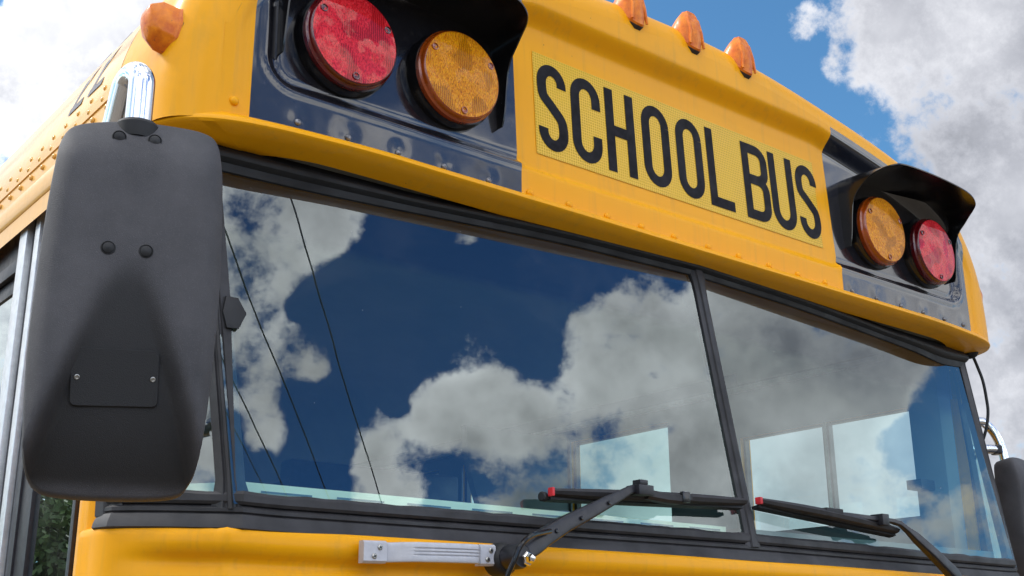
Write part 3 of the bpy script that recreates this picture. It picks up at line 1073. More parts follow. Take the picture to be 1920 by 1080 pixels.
# ---- interior
def build_interior():
    inn = inset(OUT, .055)
    g = MB()
    g.loft([[(x, y, z) for x, z in inn] for y in (.10, 9.55)], closed=False)
    g.build('ceiling', 'interior_pale', BUS, recalc=False)
    g = MB(); g.box((-1.15, .02, .95), (1.15, 9.55, 1.0)); g.build('floor', 'interior_grey', BUS, smooth=False)
    # header box above the windshield
    g = MB()
    sec = [(.035, 2.41), (.035, 2.72), (.42, 2.74), (.46, 2.62), (.30, 2.50), (.10, 2.43)]
    g.loft([[(x, y, z) for y, z in sec] for x in (-1.03, 1.03)], True)
    g.build('header_panel', 'interior_pale', BUS, smooth=False)
    # trim strip over the side windows
    g = MB(); g.box((1.120, .30, 2.432), (1.148, 9.4, 2.446)); g.build('trim_strip', 'aluminium', BUS, smooth=False)
    # cowl with demister slots, close behind the glass
    for s_ in (1, -1):
        co = MB()
        co.add([(s_ * .02, -.062, 1.846), (s_ * 1.05, -.024, 1.852), (s_ * 1.05, -.024, 1.78), (s_ * .02, -.062, 1.78)], [(0, 1, 2, 3)])
        co.add([(s_ * .02, -.062, 1.846), (s_ * 1.05, -.024, 1.852), (s_ * 1.05, .30, 1.852), (s_ * .02, .30, 1.846)], [(0, 1, 2, 3)])
        co.add([(s_ * 1.05, -.024, 1.852), (s_ * 1.16, .11, 1.852), (s_ * 1.16, .11, 1.78), (s_ * 1.05, -.024, 1.78)], [(0, 1, 2, 3)])
        cow = co.build('cowl', 'cowl_pale' if s_ < 0 else 'interior_grey', BUS, smooth=False)
    for k in range(8):
        xx = -1.02 + k * .128
        y_ = lerp(-.062, -.024, abs(xx) / 1.05) - .003
        MB().add([(xx, y_ , 1.8405), (xx + .085, y_ - .003, 1.8400), (xx + .085, y_ - .003, 1.8368), (xx, y_, 1.8373)], [(0, 1, 2, 3)]).build('slot', 'interior_grey', cow, smooth=False, recalc=False)
    g = MB(); g.box((-.9, .02, 1.0), (1.1, .34, 1.83)); g.build('dashboard', 'interior_grey', BUS, bevel=.02)
    # steering wheel
    g = MB()
    c = Vector((.62, .40, 1.80)); ax = Vector((0, -.45, .89)).normalized(); a = Vector((1, 0, 0)); e = ax.cross(a)
    pts = [c + (a * math.cos(k / 40 * 2 * math.pi) + e * math.sin(k / 40 * 2 * math.pi)) * .21 for k in range(41)]
    g.tube(pts, .014, 10, caps=False)
    for k in (0, 2.1, 4.2):
        g.tube([c, c + (a * math.cos(k) + e * math.sin(k)) * .205], .012, 8)
    g.tube([c - ax * .35, c + ax * .02], .035, 14)
    g.build('steering_wheel', 'vinyl', BUS)
    # driver's seat
    g = MB()
    sec = []
    for z, w, dpt in ((1.30, .24, .07), (1.5, .25, .075), (1.85, .23, .065), (1.98, .20, .055), (2.02, .17, .04)):
        sec.append([(.60 + w * math.cos(t) * (1 if abs(math.cos(t)) < .8 else .97), 1.02 + .08 * (z - 1.3) + dpt * math.sin(t), z) for t in [k / 20 * 2 * math.pi for k in range(20)]])
    g.loft(sec, True)
    g.box((.36, .62, 1.28), (.84, 1.06, 1.38))
    g.build('driver_seat', 'vinyl', BUS, ang=50)
    # barrier with a curved front edge and passenger seats
    g = MB()
    pl = [(1.145, 1.0), (1.145, 2.40)] + [(lerp(.66, .745, (k / 8) ** 2), 2.40 - .32 * k / 8) for k in range(9)] + [(.745, 1.0)]
    g.prism([(x, 1.705, z) for x, z in pl], (0, .03, 0))
    g.build('barrier', 'interior_grey', BUS, smooth=False)
    for s_ in (-1, 1):
        for k in range(8):
            y0 = 2.36 + k * .78
            g = MB()
            xa, xb = sorted((s_ * .32, s_ * 1.12))
            zt = 2.335 if (k == 0 and s_ > 0) else 2.02
            g.box((xa, y0, 1.32), (xb, y0 + .09, zt)); g.box((xa, y0 - .42, 1.30), (xb, y0 + .02, 1.44))
            g.build('passenger_seat', 'vinyl', BUS, bevel=.02)
    # A-pillar lining, fan and small hexagonal plate
    g = MB()
    g.box((1.085, .10, 1.85), (1.15, .198, 2.46))
    g.build('pillar_lining', 'interior_grey', BUS, bevel=.008)
    g = MB(); g.box((1.02, .14, 2.03), (1.15, .185, 2.055)); g.build('bracket', 'vinyl', BUS, smooth=False)
    g = MB()
    hx = [(-1.090, 2.135), (-1.0705, 2.1345), (-1.057, 2.110), (-1.0705, 2.083), (-1.090, 2.082), (-1.096, 2.108)]
    g.prism([(x, Yw(x, z) - .001, z) for x, z in hx], (0, -.006, 0)); g.build('hexagonal_plate', 'rubber_dark', BUS, bevel=.001)
    g = MB().tube([(.30, .36, 2.66), (.30, .30, 2.45), (.31, .28, 2.40)], .006, 8); g.build('grab_rod', 'aluminium', BUS)


build_interior()

# ------------------------------------------------------------------ warning lamps and hoods
def build_lamps():
    for (x, z, col) in ((-.903, 2.628, 'red_lens'), (-.671, 2.634, 'amber_lens'), (.671, 2.634, 'amber_lens'), (.903, 2.628, 'red_lens')):
        o = (x, .004, z); ax = (0, -1, .0)
        h = MB().lathe([(.094, -.004), (.0955, .004), (.0955, .026), (.0925, .030), (.0915, .036), (.080, .037), (0, .037)], o, ax, 64).build('warning_lamp', 'black_plastic', BUS, ang=40)
        g = MB().lathe([(.0880, .030), (.0905, .036), (.0910, .046), (.0880, .0485), (.0872, .0500), (.0872, .0555), (.0850, .0585), (.0838, .0590)], o, ax, 64)
        g.F = g.F[:-2]
        g.build('lens_rim', col + '_rim', h, ang=40)
        # domed lens with three screw wells
        wells = [(R(a), .0735) for a in (152, 30, 272)]
        NR, NA = 26, 96
        V = []
        for i in range(NR):
            r_ = .0842 * i / (NR - 1)
            for k in range(NA):
                a = 2 * math.pi * k / NA
                hh = .0585 + .0075 * (1 - (r_ / .0842) ** 2)
                px, pz = r_ * math.cos(a), r_ * math.sin(a)
                V.append((x + px, .004 - hh, z + pz))
        F = [(i * NA + k, i * NA + (k + 1) % NA, (i + 1) * NA + (k + 1) % NA, (i + 1) * NA + k) for i in range(NR - 1) for k in range(NA)]
        lens = MB().add(V, F).build('lens', col, h, ang=60, loc=None)
        for a, rr_ in wells:
            c = (x + rr_ * math.cos(a), .004 - .0600, z + rr_ * math.sin(a))
            MB().lathe([(.0068, -.004), (.0068, .0022), (.0052, .0026), (.0050, .0008), (.0032, .0004), (0, .0004)], c, ax, 20).build('screw_well', col + '_rim', h, ang=30)
    # hoods
    for s_ in (-1, 1):
        key = [(.553, 2.572, .026), (.552, 2.600, .033), (.553, 2.690, .047), (.556, 2.728, .080), (.566, 2.752, .118), (.590, 2.768, .142), (.640, 2.778, .152), (.787, 2.782, .154), (.920, 2.778, .150),
               (.985, 2.768, .136), (1.012, 2.752, .112), (1.024, 2.728, .080), (1.027, 2.690, .047), (1.028, 2.600, .033), (1.027, 2.572, .026)]
        c = catmull([(x, -d, z) for x, z, d in key], 5)
        NQ = 10
        g = MB()
        ctr = (.787, 2.66)

        def pt(i, j, off):
            p = c[i]
            t = j / NQ
            y = lerp(.004, p.y, t)
            # top slopes down a little towards the front
            z = p.z - .006 * t * t * sstep(2.74, 2.77, p.z)
            q = c[max(0, i - 1)]; w = c[min(len(c) - 1, i + 1)]
            tx, tz = w.x - q.x, w.z - q.z
            l = math.hypot(tx, tz) or 1
            return (s_ * (p.x + tz / l * off), y, z - tx / l * off)
        rows = []
        for i in range(len(c)):
            ring = [pt(i, j, 0) for j in range(NQ + 1)] + [pt(i, j, .0032) for j in range(NQ, -1, -1)]
            rows.append(ring)
        g.loft(rows, True)
        # mounting tabs at both lower ends
        for xx in (.553, 1.0275):
            d = .02 if xx < .8 else -.02
            a, b_ = sorted((s_ * xx, s_ * (xx + d)))
            g.box((a, -.004, 2.572), (b_, .001, 2.655))
        ho = g.build('lamp_hood', 'black_plastic', BUS, ang=40)
        for xx in (.566, 1.014):
            MB().lathe([(.0035, 0), (.003, .0018), (0, .0024)], (s_ * xx, -.004, 2.59), (0, -1, 0), 12).build('hood_screw', 'screw_metal', ho)


build_lamps()


# ------------------------------------------------------------------ clearance lights
def marker_light(pos, nrm, down, wd=.070, ln=.094, ht=.050, tl=1.):
    """wedge shaped clearance light: 'down' is the narrow pointed end, nrm points off the skin"""
    nrm = Vector(nrm).normalized(); dn = Vector(down); dn = (dn - nrm * dn.dot(nrm)).normalized()
    sd_ = nrm.cross(dn)
    p = Vector(pos)

    def outl(sc, t0):
        # boat-shaped outline: blunt at the top, pointed below
        if tl < .5:
            pts = [(-.42, -.5), (.42, -.5), (.5, -.1), (.42, .22), (.06, .5), (-.06, .5), (-.42, .22), (-.5, -.1)]
            return [(a * wd * sc, c * ln * sc) for a, c in pts]
        pts = [(-.50, -.30), (-.40, -.47), (-.2, -.5), (.2, -.5), (.40, -.47), (.50, -.30), (.5, -.05), (.43, .2), (.28, .38), (.12, .49), (-.12, .49), (-.28, .38), (-.43, .2), (-.5, -.05)]
        return [(a * wd * sc, c * ln * sc + t0) for a, c in pts]

    def ring(h, sc, t0=0., tilt=0.):
        return [p + sd_ * a + dn * c + nrm * (h + tilt * c) for a, c in outl(sc, t0)]
    base = MB().loft([ring(-.012, .97), ring(.0005, 1.03), ring(.003, 1.02)], True).build('marker_base', 'marker_base', BUS, ang=40)
    g = MB()
    if tl < .5:
        g.loft([ring(.002, 1.0), ring(.007, 1.0), ring(.009, .93), ring(.034, .90, tilt=-.12), ring(.050, .66, tilt=-.25), ring(.056, .30, tilt=-.25)], True)
        g.loft([ring(.020, .60, tilt=.1), ring(.044, .80, tilt=.0), ring(.050, .74, tilt=.0)], True) if False else None
        g.build('marker_lens', 'marker_lens', base, ang=42, bevel=.003)
        return base
    g.loft([ring(.002, 1.0), ring(.008, 1.0), ring(.010, .94), ring(ht * .55, .88, -.003, -.22 * tl), ring(ht * .82, .72 + .1 * (1 - tl), -.010 * tl, -.36 * tl), ring(ht * 1.0, .42 + .2 * (1 - tl), -.020 * tl, -.36 * tl), ring(ht * .97, .16, -.022 * tl, -.3 * tl)], True)
    # raised ridges over the lens, and the notch at the blunt end
    for off in ((-.015, .015) if tl > .5 else ()):
        g.tube([p + sd_ * off * 1.5 + dn * (.040) + nrm * .012, p + sd_ * off * 1.15 + dn * .012 + nrm * (ht * .70), p + sd_ * off + dn * -.018 + nrm * (ht * 1.02), p + sd_ * off * 1.05 + dn * -.040 + nrm * (ht * .72)], [.003, .0045, .0065, .0060], 8)
    g.build('marker_lens', 'marker_lens', base, ang=38)
    return base


NM = Vector((0, -.74, .67))
for x in (-.179, .006, .187):
    zt = 2.953 if abs(x) < .05 else 2.950
    marker_light((x, -.005, zt + .002), NM, (0, -.67, -.74))
for s_ in (-1, 1):
    marker_light((s_ * 1.188, .034, 2.566), (s_ * .95, .02, .16), (0, -.1, -1), wd=.066, ln=.086, ht=.056, tl=.15)


# ------------------------------------------------------------------ mirrors
def build_mirror(origin, U, outline, with_detail=True):
    O = Vector(origin); U = Vector(U).normalized(); N = Vector((0, 0, 1)).cross(U) * -1
    if N.y > 0:
        N = -N
    V_ = Vector((0, 0, 1))
    oc = catmull([(a, c, 0) for a, c in outline], 5, closed=True)
    na = len(oc)
    cu = sum(p.x for p in oc) / na; cv = sum(p.y for p in oc) / na
    rad = [0, .08, .16, .24, .32, .40, .48, .56, .63, .70, .76, .81, .86, .90, .93, .955, .975, .99, 1.0]

    def height(u, v, s_):
        h = .040 * (1 - s_ ** 7 * .42) - .012 * (u / .1) ** 2 * .5
        # the lower part falls away inside a triangle
        t = max(0., min(1.15, (.056 - v) / .22))
        hw = .006 + .078 * t ** .85
        m_ = sstep(hw + .011, hw - .013, abs(u - .006 * t - .000)) * sstep(-.02, .10, t)
        h -= m_ * (t ** 1.2) * .036 + .008 * sstep(-.10, -.215, v)
        h -= .014 * sstep(.16, .225, v)
        return h
    g = MB()
    V = []
    for s_ in rad:
        for p in oc:
            u = cu + (p.x - cu) * s_; v = cv + (p.y - cv) * s_
            V.append(O + U * u + V_ * v + N * (height(u, v, s_) - .030))
    F = []
    for i in range(len(rad) - 1):
        for k in range(na):
            l = (k + 1) % na
            F.append((i * na + k, i * na + l, (i + 1) * na + l, (i + 1) * na + k))
    # side wall back to the mirror rim
    base = len(V)
    last = (len(rad) - 1) * na
    for dh, sc in ((-.008, 1.010), (-.018, 1.010), (None, .975), (-.080, .95)):
        for i, p in enumerate(oc):
            u = cu + (p.x - cu) * sc; v = cv + (p.y - cv) * sc
            h0 = height(p.x, p.y, 1.0) - .030
            V.append(O + U * u + V_ * v + N * (-.074 if dh is None else (dh if dh < -.05 else h0 + dh)))
    for q in range(4):
        a0 = last if q == 0 else base + (q - 1) * na
        b0 = base + q * na
        for k in range(na):
            l = (k + 1) % na
            F.append((a0 + k, a0 + l, b0 + l, b0 + k))
    g.add(V, F)
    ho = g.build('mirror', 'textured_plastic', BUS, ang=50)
    # sun-bleached upper shell, with shade painted dark into the moulded hollow
    atr = ho.data.attributes.new('bleach_shade', 'FLOAT', 'POINT')
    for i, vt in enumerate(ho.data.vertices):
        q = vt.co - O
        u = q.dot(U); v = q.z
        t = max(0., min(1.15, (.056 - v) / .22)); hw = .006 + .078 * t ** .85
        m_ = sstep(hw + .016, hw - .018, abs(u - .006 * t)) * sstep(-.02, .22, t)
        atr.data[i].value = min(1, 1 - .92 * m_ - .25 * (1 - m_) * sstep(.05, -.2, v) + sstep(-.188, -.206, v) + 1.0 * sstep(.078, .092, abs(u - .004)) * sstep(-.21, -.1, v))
    gm = MB()
    gm.add([O + U * (cu + (p.x - cu) * .95) + V_ * (cv + (p.y - cv) * .95) + N * -.075 for p in oc], [tuple(range(na))])
    gm.build('mirror_glass', 'chrome', ho, smooth=False)

    def at(u, v, h=0):
        s_ = 0
        return O + U * u + V_ * v + N * (height(u, v, s_) - .030 + h)
    if with_detail:
        for (u, v) in ((-.0235, .1965), (.0160, .1985), (-.0240, .0565), (.0162, .0575)):
            s_ = .85 if v > .15 else .2
            c = O + U * u + V_ * v + N * (height(u, v, s_) - .030)
            MB().lathe([(.0080, -.004), (.0080, .0006), (.0072, .0010), (.0068, -.0002), (.0062, .0008), (.0035, .0022), (0, .0026)], c, N, 24).build('screw_cap', 'rubber_dark', ho, ang=30)
        # cover plate
        c4 = [(-.0502, -.0560), (.0418, -.0525), (.0455, -.1135), (-.0462, -.1180)]
        cc_ = []
        for i, (u, v) in enumerate(c4):
            pa = Vector(c4[i - 1]); pb = Vector((u, v)); pc = Vector(c4[(i + 1) % 4])
            d1 = (pa - pb).normalized(); d2 = (pc - pb).normalized()
            for k in range(5):
                t = k / 4
                q = pb + d1 * .007 * (1 - t) ** 2 + d2 * .007 * t ** 2
                cc_.append((q.x, q.y))
        g = MB()
        A_ = at(-.0502, -.056); B_ = at(.0418, -.0525); C_ = at(-.0462, -.118)
        nn = (B_ - A_).cross(C_ - A_).normalized()
        if nn.dot(N) < 0:
            nn = -nn
        hA = at(0, -.0572); slope = (at(0, -.115) - hA)

        def pp(u, v, h):
            t = (-.0572 - v) / .058
            return O + U * u + V_ * v + N * ((hA - O).dot(N) + (slope.dot(N)) * t + h)
        g.loft([[pp(u, v, -.004) for u, v in cc_], [pp(u, v, .0016) for u, v in cc_], [pp(u * .985, (v + .086) * .98 - .086, .0024) for u, v in cc_]], True)
        pl = g.build('cover_plate', 'textured_plastic', ho, ang=30)
        for (u, v) in ((-.0415, -.0872), (.0373, -.0838)):
            MB().lathe([(.0030, 0), (.0029, .0010), (.0022, .0014), (.0012, .0004), (0, .0004)], pp(u, v, .0024), nn, 12).build('plate_screw', 'screw_metal', pl, ang=20)
    return O, U, N, ho


OL = [(-.0835, .1900), (-.0715, .2095), (-.040, .2200), (-.0022, .2255), (.0400, .2275), (.0730, .2260), (.0890, .2160), (.0955, .1850), (.1009, .1052), (.1033, .0144), (.1006, -.0855), (.0955, -.1600),
      (.0905, -.1890), (.0740, -.2035), (.0162, -.2085), (-.0423, -.2075), (-.0690, -.2000), (-.0840, -.1760), (-.0890, -.1352), (-.0936, -.0434), (-.0915, .0783), (-.0880, .1500)]
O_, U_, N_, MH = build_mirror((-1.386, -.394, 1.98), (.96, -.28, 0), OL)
# chrome arm of the near mirror
top = O_ + U_ * -.003 + Vector((0, 0, .220)) + N_ * -.030
MB().lathe([(.024, -.016), (.0255, .002), (.023, .006), (.018, .008), (.0165, .009), (0, .009)], top, (0, 0, 1), 36).build('arm_collar', 'rubber_dark', MH, ang=35)
dirb = (Vector((-1.27, .07, 0)) - Vector((top.x, top.y, 0))).normalized()
pts = [top + Vector((0, 0, -.002)), top + Vector((0, 0, .020)), top + Vector((0, 0, .052))]
RB = .021
bk = Vector((-.16, .98, 0)).normalized()
for k in range(1, 15):
    a = math.pi - k / 14 * math.pi * .94
    pts.append(top + Vector((0, 0, .058)) + bk * (RB + RB * math.cos(a)) + Vector((0, 0, math.sin(a) * RB)))
e = pts[-1]
tdir = (pts[-1] - pts[-2]).normalized()
pts += [e + tdir * .1 + Vector((.002, .01, 0)), Vector((-1.405, -.22, 2.06)), Vector((-1.34, -.06, 1.98)), Vector((-1.21, .14, 1.94))]
MB().tube(catmull(pts, 4), .0158, 28).build('mirror_arm', 'chrome', BUS, ang=60)

# far mirror
OR = [(-a, c) for a, c in reversed(OL)]
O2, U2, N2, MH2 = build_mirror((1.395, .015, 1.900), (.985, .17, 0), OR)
pts = [Vector((1.20, .18, 2.235)), Vector((1.28, .14, 2.238)), Vector((1.325, .118, 2.243)), Vector((1.345, .108, 2.232)), Vector((1.358, .095, 2.205)), Vector((1.364, .085, 2.165)), Vector((1.368, .08, 2.10))]
MB().tube(catmull(pts, 5), .0135, 16).build('mirror_arm', 'chrome', BUS, ang=60)
MB().tube(catmull([Vector((1.20, .17, 2.155)), Vector((1.30, .12, 2.160)), Vector((1.34, .10, 2.162)), Vector((1.362, .088, 2.158))], 5), .0135, 16).build('mirror_arm', 'chrome', BUS, ang=60)
MB().lathe([(.017, 0), (.018, .004), (.018, .022), (.015, .026), (0, .026)], (1.355, .095, 2.148), (0, 0, 1), 20).build('clamp', 'black_metal', BUS)


# ------------------------------------------------------------------ wipers
def arm_section(p, t, wv, hv, w, h):
    """channel section: flat top with rounded shoulders"""
    return [p + wv * a * w + hv * c * h for a, c in ((-.5, -.5), (-.5, .25), (-.42, .45), (-.2, .5), (.2, .5), (.42, .45), (.5, .25), (.5, -.5))]


def build_wipers():
    N = Vector((.0, -.984, .174))
    # near wiper
    w = MB()
    path = [(-.634, -.176, 1.757, 0.0252, 0.0234), (-.608, -.168, 1.770, 0.0286, 0.0252), (-.580, -.160, 1.786, 0.0302, 0.0234), (-.530, -.156, 1.811, 0.0277, 0.0198), (-.471, -.153, 1.836, 0.0244, 0.0171),
            (-.425, -.150, 1.856, 0.0210, 0.0144), (-.392, -.147, 1.870, 0.0176, 0.0126), (-.372, -.145, 1.879, 0.0151, 0.0108), (-.355, -.143, 1.885, 0.0143, 0.0108), (-.338, -.141, 1.887, 0.0134, 0.0108), (-.318, -.139, 1.886, 0.0134, 0.0108)]
    rings = []
    for i, (x, y, z, wd, h) in enumerate(path):
        a = Vector(path[max(0, i - 1)][:3]); c = Vector(path[min(len(path) - 1, i + 1)][:3])
        t = (c - a).normalized(); wv = t.cross(N).normalized(); hv = wv.cross(t).normalized()
        if hv.dot(N) < 0:
            hv = -hv
        rings.append(arm_section(Vector((x, y, z)), t, wv, hv, wd, h))
    w.loft(rings, True)
    arm = w.build('wiper_arm', 'black_metal', BUS, ang=40, bevel=.0008)
    for (x, y, z) in ((-.560, -.170, 1.797), (-.500, -.166, 1.822), (-.430, -.160, 1.853)):
        MB().lathe([(.004, 0), (.0035, .002), (0, .0028)], (x, y, z), N, 12).build('arm_pin', 'black_plastic', arm)
    # pivot: round boot, knuckle, nut
    MB().lathe([(.026, -.004), (.027, .010), (.025, .022), (.021, .028), (.017, .030), (0, .030)], (-.646, -.122, 1.750), (0, -1, .02), 36).build('pivot_boot', 'rubber_dark', arm, ang=35)
    MB().loft([[Vector((-.646 + math.cos(k / 24 * 6.2832) * r_, y, 1.752 + math.sin(k / 24 * 6.2832) * r_)) for k in range(24)] for y, r_ in ((-.145, .018), (-.155, .020), (-.180, .0195), (-.186, .017))], True).build('pivot_knuckle', 'black_metal', arm, ang=35)
    MB().lathe([(.0115, -.002), (.0118, .004), (.0105, .006)] + [(.0085, .007), (.0080, .012), (.0058, .0165), (.003, .0185), (0, .019)], (-.640, -.188, 1.748), (0, -1, 0), 6).build('pivot_nut', 'chrome', arm, ang=20)
    MB().tube(catmull([(-.580, -.176, 1.795), (-.606, -.186, 1.790), (-.636, -.196, 1.783), (-.660, -.200, 1.768), (-.672, -.196, 1.742), (-.680, -.186, 1.715), (-.694, -.170, 1.66), (-.70, -.14, 1.60)], 5), .0042, 10).build('washer_hose', 'black_plastic', arm)

    def blade(a, c, sag, name='wiper_blade'):
        a = Vector(a); c = Vector(c); n = 24
        rings = []
        for k in range(n + 1):
            t = k / n
            p = a.lerp(c, t) + N * (sag * math.sin(math.pi * t))
            wd = .0158 * (1 - .35 * abs(2 * t - 1) ** 3)
            wv = Vector((0, .17, .985)); rings.append([p + wv * q * wd + N * h for q, h in ((-.55, -.008), (-.6, .0), (-.45, .007), (0, .0105), (.45, .007), (.6, .0), (.55, -.008))])
        bl = MB().loft(rings, True).build(name, 'rubber', BUS, ang=40)
        rings = []
        for k in range(n + 1):
            t = k / n
            p = a.lerp(c, t)
            rings.append([p + Vector((0, .17, .985)) * q + N * h for q, h in ((-.011, -.022), (-.011, -.004), (-.005, -.004), (-.005, -.022))])
        MB().loft(rings, True).build('wiper_rubber', 'rubber_dark', bl, ang=40)
        return bl
    b1 = blade((-.520, -.112, 1.869), (-.044, -.132, 1.886), .006)
    for p, s_ in (((-.520, -.113, 1.869), -1),):
        g = MB().box((p[0] - (.007 if s_ < 0 else .001), p[1] - .010, p[2] - .0075), (p[0] - .001, p[1] + .003, p[2] + .0075))
        g.build('red_tip', 'red_rubber', b1, bevel=.002)
    MB().lathe([(.0085, 0), (.0085, .007), (.006, .009), (0, .009)], (-.526, -.100, 1.862), (-1, -.3, 0), 16).build('end_cap', 'rubber_dark', b1, ang=30)
    g = MB().box((-.355, -.158, 1.874), (-.318, -.124, 1.892)); g.box((-.350, -.156, 1.892), (-.330, -.136, 1.901))
    g.build('blade_clip', 'black_metal', b1, bevel=.0018)
    g = MB()
    g.loft([[Vector((x, y, z + dz)) for y, dz in ((-.124, -.009), (-.140 + .0, -.009), (-.146, -.004), (-.146, .006), (-.140, .009), (-.124, .009))] for x, y, z in ((-.318, 0, 1.879), (-.27, 0, 1.876), (-.232, 0, 1.876), (-.205, 0, 1.880))], True)
    g.build('blade_bridge', 'rubber', b1, ang=30)
    MB().box((-.232, -.1475, 1.870), (-.212, -.140, 1.890)).build('blade_clip', 'black_plastic', b1, bevel=.001)
    # far wiper
    path = [(.760, -.130, 1.665, .034, .024), (.700, -.142, 1.722, .033, .022), (.640, -.150, 1.775, .031, .021), (.575, -.148, 1.8145, .026, .018), (.515, -.144, 1.849, .022, .015), (.490, -.142, 1.863, .013, .012), (.465, -.140, 1.876, .011, .010),
            (.440, -.138, 1.880, .010, .009), (.405, -.136, 1.881, .010, .009), (.350, -.132, 1.882, .011, .009), (.290, -.128, 1.884, .010, .008), (.255, -.124, 1.884, .008, .006)]
    rings = []
    for i, (x, y, z, wd, h) in enumerate(path):
        a = Vector(path[max(0, i - 1)][:3]); c = Vector(path[min(len(path) - 1, i + 1)][:3])
        t = (c - a).normalized(); wv = t.cross(N).normalized(); hv = wv.cross(t).normalized()
        if hv.dot(N) < 0:
            hv = -hv
        rings.append(arm_section(Vector((x, y, z)), t, wv, hv, wd, h))
    arm2 = MB().loft(rings, True).build('wiper_arm', 'black_metal', BUS, ang=40, bevel=.0006)
    MB().lathe([(.033, -.01), (.034, .010), (.031, .024), (.020, .036), (0, .036)], (.775, -.110, 1.650), (0, -1, .02), 30).build('pivot_boot', 'rubber_dark', arm2, ang=35)
    b2 = blade((.010, -.126, 1.892), (.482, -.118, 1.864), .010)
    MB().box((.002, -.135, 1.8855), (.011, -.121, 1.8995)).build('red_tip', 'red_rubber', b2, bevel=.002)
    MB().box((.388, -.150, 1.868), (.412, -.118, 1.892)).build('blade_clip', 'black_metal', b2, bevel=.0018)
    MB().box((.205, -.141, 1.876), (.262, -.116, 1.893)).build('blade_bridge', 'rubber_dark', b2, bevel=.002)


build_wipers()


# ------------------------------------------------------------------ grab handle
HS = []


def build_handle():
    y0 = -.1115
    zc = lambda x: 1.7525 + (x + .794) * .014
    yb = lambda x: y0 + .0225 - .0245 * (x + .906) / .224 - .013
    g = MB()
    for xa, xb, hz in ((-.908, -.870, .0165), (-.708, -.680, .0165)):
        g.loft([[Vector((x, yb(x) + dy, zc(x) + dz)) for dy, dz in ((0, -hz), (-.010, -hz), (-.014, -hz * .8), (-.014, hz * .8), (-.010, hz), (0, hz))] for x in (xa, xa + .004, xb - .002, xb)], True)
    body = g
    g2 = MB()
    xs = [(-.872, .008), (-.862, .012), (-.850, .022), (-.836, .031), (-.828, .034), (-.78, .035), (-.74, .034), (-.722, .029), (-.712, .018), (-.705, .009)]
    rings = []
    for x, d in xs:
        hz = .0148
        ring = []
        pts = [(-hz, -.005), (-hz, -.001)]
        for k in range(13):
            t = k / 12
            z = lerp(-hz * .93, hz * .93, t)
            flat = sstep(-.836, -.829, x) * (1 - sstep(-.724, -.716, x))
            gro = 0
            for gz in (-.0045, .0005, .0055):
                gro += .0022 * math.exp(-((z - gz) / .00085) ** 2)
            pts.append((z, 0 + .0 - gro * flat))
        pts += [(hz, -.001), (hz, -.005)]
        for z, dd_ in pts:
            ring.append(Vector((x, yb(x) - d - dd_ - .0, zc(x) + z)))
        rings.append(ring)
    # denser z sampling so the grooves read
    rings = []
    for x, d in xs:
        hz = .0148
        flat = sstep(-.836, -.829, x) * (1 - sstep(-.724, -.716, x))
        ring = [Vector((x, yb(x) - d + .005, zc(x) - hz))]
        for k in range(41):
            z = lerp(-hz * .95, hz * .95, k / 40)
            gro = sum(.0022 * math.exp(-((z - gz) / .0007) ** 2) for gz in (-.0045, .0005, .0055)) * flat
            edge = .0014 * (abs(z) / hz) ** 8
            ring.append(Vector((x, yb(x) - d + gro + edge, zc(x) + z)))
        ring.append(Vector((x, yb(x) - d + .005, zc(x) + hz)))
        rings.append(ring)
    g2.loft(rings, True)
    body.add(g2.V, g2.F)
    h = body.build('grab_handle', 'cast_alloy', BUS, ang=25)
    HS.append(h)
    for x, dz in ((-.8815, .0065), (-.8905, -.0065), (-.6885, .0070), (-.6945, -.0070)):
        c = Vector((x, yb(x) - .0138, zc(x) + dz))
        sc = MB().lathe([(.0044, 0), (.0042, .0012), (.0030, .0022), (0, .0024)], c, (0, -1, 0), 18).build('screw', 'screw_metal', h)
        g = MB(); a = R(35)
        for q in (a, a + math.pi / 2):
            d = Vector((math.cos(q), 0, math.sin(q))); e_ = Vector((-math.sin(q), 0, math.cos(q)))
            cc_ = c + Vector((0, -.0028, 0))
            g.add([cc_ + d * .0024 + e_ * .0005, cc_ - d * .0024 + e_ * .0005, cc_ - d * .0024 - e_ * .0005, cc_ + d * .0024 - e_ * .0005], [(0, 1, 2, 3)])
        for v in range(4, 8):
            g.V[v] = (g.V[v][0], g.V[v][1] - .0001, g.V[v][2])
        g.build('screw_slot', 'rubber_dark', h, smooth=False, recalc=False)


build_handle()
HS[0].location = (.013, -.004, .001)

# cable and grommet at the far end of the visor
MB().tube(catmull([(1.165, .030, 2.402), (1.180, .032, 2.388), (1.192, .032, 2.368), (1.203, .028, 2.33), (1.210, .028, 2.28), (1.212, .030, 2.24), (1.205, .040, 2.19), (1.200, .07, 2.13), (1.205, .12, 2.08)], 5), .0042, 10).build('cable', 'cable', BUS)
MB().lathe([(.021, -.002), (.021, .004), (.015, .012), (.007, .016), (0, .016)], (1.160, .030, 2.404), (.3, 0, -1), 20).build('grommet', 'rubber_dark', BUS)


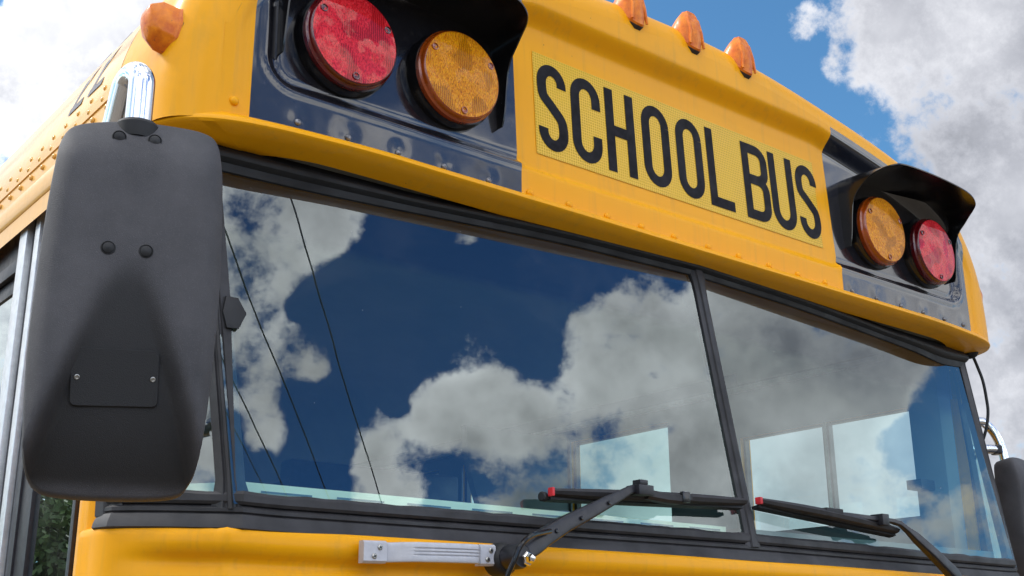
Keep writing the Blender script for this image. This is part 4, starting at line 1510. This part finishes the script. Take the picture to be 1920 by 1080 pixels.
# ------------------------------------------------------------------ overhead lines, poles and trees across the road
WD = Vector((.562, -.827, 0)).normalized()
WIRES = [((2.27, -5.88), 8.0, .0085), ((1.96, -6.58), 8.0, .0085), ((3.20, -9.33), 8.0, .0080), ((3.73, -10.5), 8.0, .0055)]
LBL = ['black overhead wire nearest to the bus, thickest of the reflected lines', 'black overhead wire second from the bus between the two thick lines',
       'black overhead wire third from the bus', 'thin black overhead wire farthest from the bus']
for (p, z, r_), lb in zip(WIRES, LBL):
    a = Vector((p[0], p[1], z)) - WD * 32; c = Vector((p[0], p[1], z)) + WD * 44
    g = MB().tube([a.lerp(c, k / 24) - Vector((0, 0, .25 * (1 - (2 * k / 24 - 1) ** 2) - .18)) for k in range(25)], r_, 6)
    tag(g.build('overhead_wire', 'cable'), lb, 'wire', 'overhead wires above the bus')
for k, (d, lb) in enumerate(((-32, 'wooden utility pole behind the bus beyond its door side'), (44, 'wooden utility pole across the open ground in front of the bus'))):
    c = Vector((2.6, -7.6, 0)) + WD * d
    r = empty('utility_pole', c); tag(r, lb, 'pole', 'utility poles carrying the wires')
    po = MB().tube([(0, 0, 0), (0, 0, 4.5), (0, 0, 9)], [.16, .14, .11], 14).build('post', 'pole_wood', r)
    sd2 = Vector((WD.y, -WD.x, 0))
    MB().tube([Vector((0, 0, 7.85)) - sd2 * 3.4, Vector((0, 0, 7.85)) + sd2 * 3.4], .06, 6).build('crossarm', 'pole_wood', r)


def build_tree(x, y, h, seed, label):
    rnd = random.Random(seed)
    t = empty('tree', (x, y, 0)); tag(t, label, 'tree', 'trees beyond the door side of the bus')
    g = MB()
    g.tube([(0, 0, 0), (.05, .02, h * .3), (0, .06, h * .6), (.05, 0, h * .85)], [.20, .15, .10, .04], 8)
    for k in range(7):
        a = rnd.uniform(0, 6.28); z0 = h * rnd.uniform(.25, .6); l = h * rnd.uniform(.18, .3)
        g.tube([(0, 0, z0), (math.cos(a) * l * .5, math.sin(a) * l * .5, z0 + l * .35), (math.cos(a) * l, math.sin(a) * l, z0 + l * .6)], [.07, .045, .02], 6)
    g.build('trunk', 'bark', t)
    g = MB()
    cl = [(rnd.gauss(0, h * .17), rnd.gauss(0, h * .17), h * rnd.uniform(.28, .95), h * rnd.uniform(.10, .17)) for _ in range(26)]
    for _ in range(5200):
        cx, cy, cz, cr = rnd.choice(cl)
        v = Vector((rnd.gauss(0, 1), rnd.gauss(0, 1), rnd.gauss(0, 1))).normalized() * cr * rnd.uniform(.55, 1.05)
        p = Vector((cx, cy, cz)) + v
        a = Vector((rnd.gauss(0, 1), rnd.gauss(0, 1), rnd.gauss(0, 1))).normalized(); c = a.orthogonal().normalized() * rnd.uniform(.05, .09); a *= rnd.uniform(.08, .14)
        g.add([p - a, p + c, p + a, p - c], [(0, 1, 2, 3)])
    g.build('crown', 'leaf', t, smooth=False, recalc=False)


TL = ['broad leafy tree standing nearest the bus side', 'tall rounded leafy tree, second along the row', 'leafy tree in the middle of the row', 'shorter bushy tree, fourth along the row', 'farthest leafy tree at the end of the row']
for k, (x, y, h) in enumerate(((-8.5, 24, 5.6), (-10.5, 29, 6.4), (-13.0, 31, 6.2), (-8.0, 32, 5.6), (-16, 27, 6.4))):
    build_tree(x, y, h, 20 + k, TL[k])


# ------------------------------------------------------------------ unseen wood ring, added to darken low reflections on the bus
def build_added_wood():
    rnd = random.Random(5)
    g = MB()
    for k in range(9000):
        a = rnd.uniform(0, 2 * math.pi)
        h = 6.2 + 1.6 * math.sin(a * 9) + 1.2 * math.sin(a * 23 + 1) + .8 * math.sin(a * 61)
        rr_ = rnd.uniform(78, 96)
        z = h * (rnd.random() ** .6)
        p = Vector((math.sin(a) * rr_, math.cos(a) * rr_, z))
        if p.x < 0 and p.y > 0:
            continue
        e1 = Vector((rnd.gauss(0, 1), rnd.gauss(0, 1), rnd.gauss(0, 1))).normalized()
        e2 = e1.orthogonal().normalized() * rnd.uniform(.5, .9); e1 *= rnd.uniform(.7, 1.3)
        g.add([p - e1, p + e2, p + e1, p - e2], [(0, 1, 2, 3)])
    tag(g.build('added_wood', 'leaf', smooth=False, recalc=False), 'unseen green wood added to darken low reflections in the bus front', 'wood', kind='stuff')


build_added_wood()
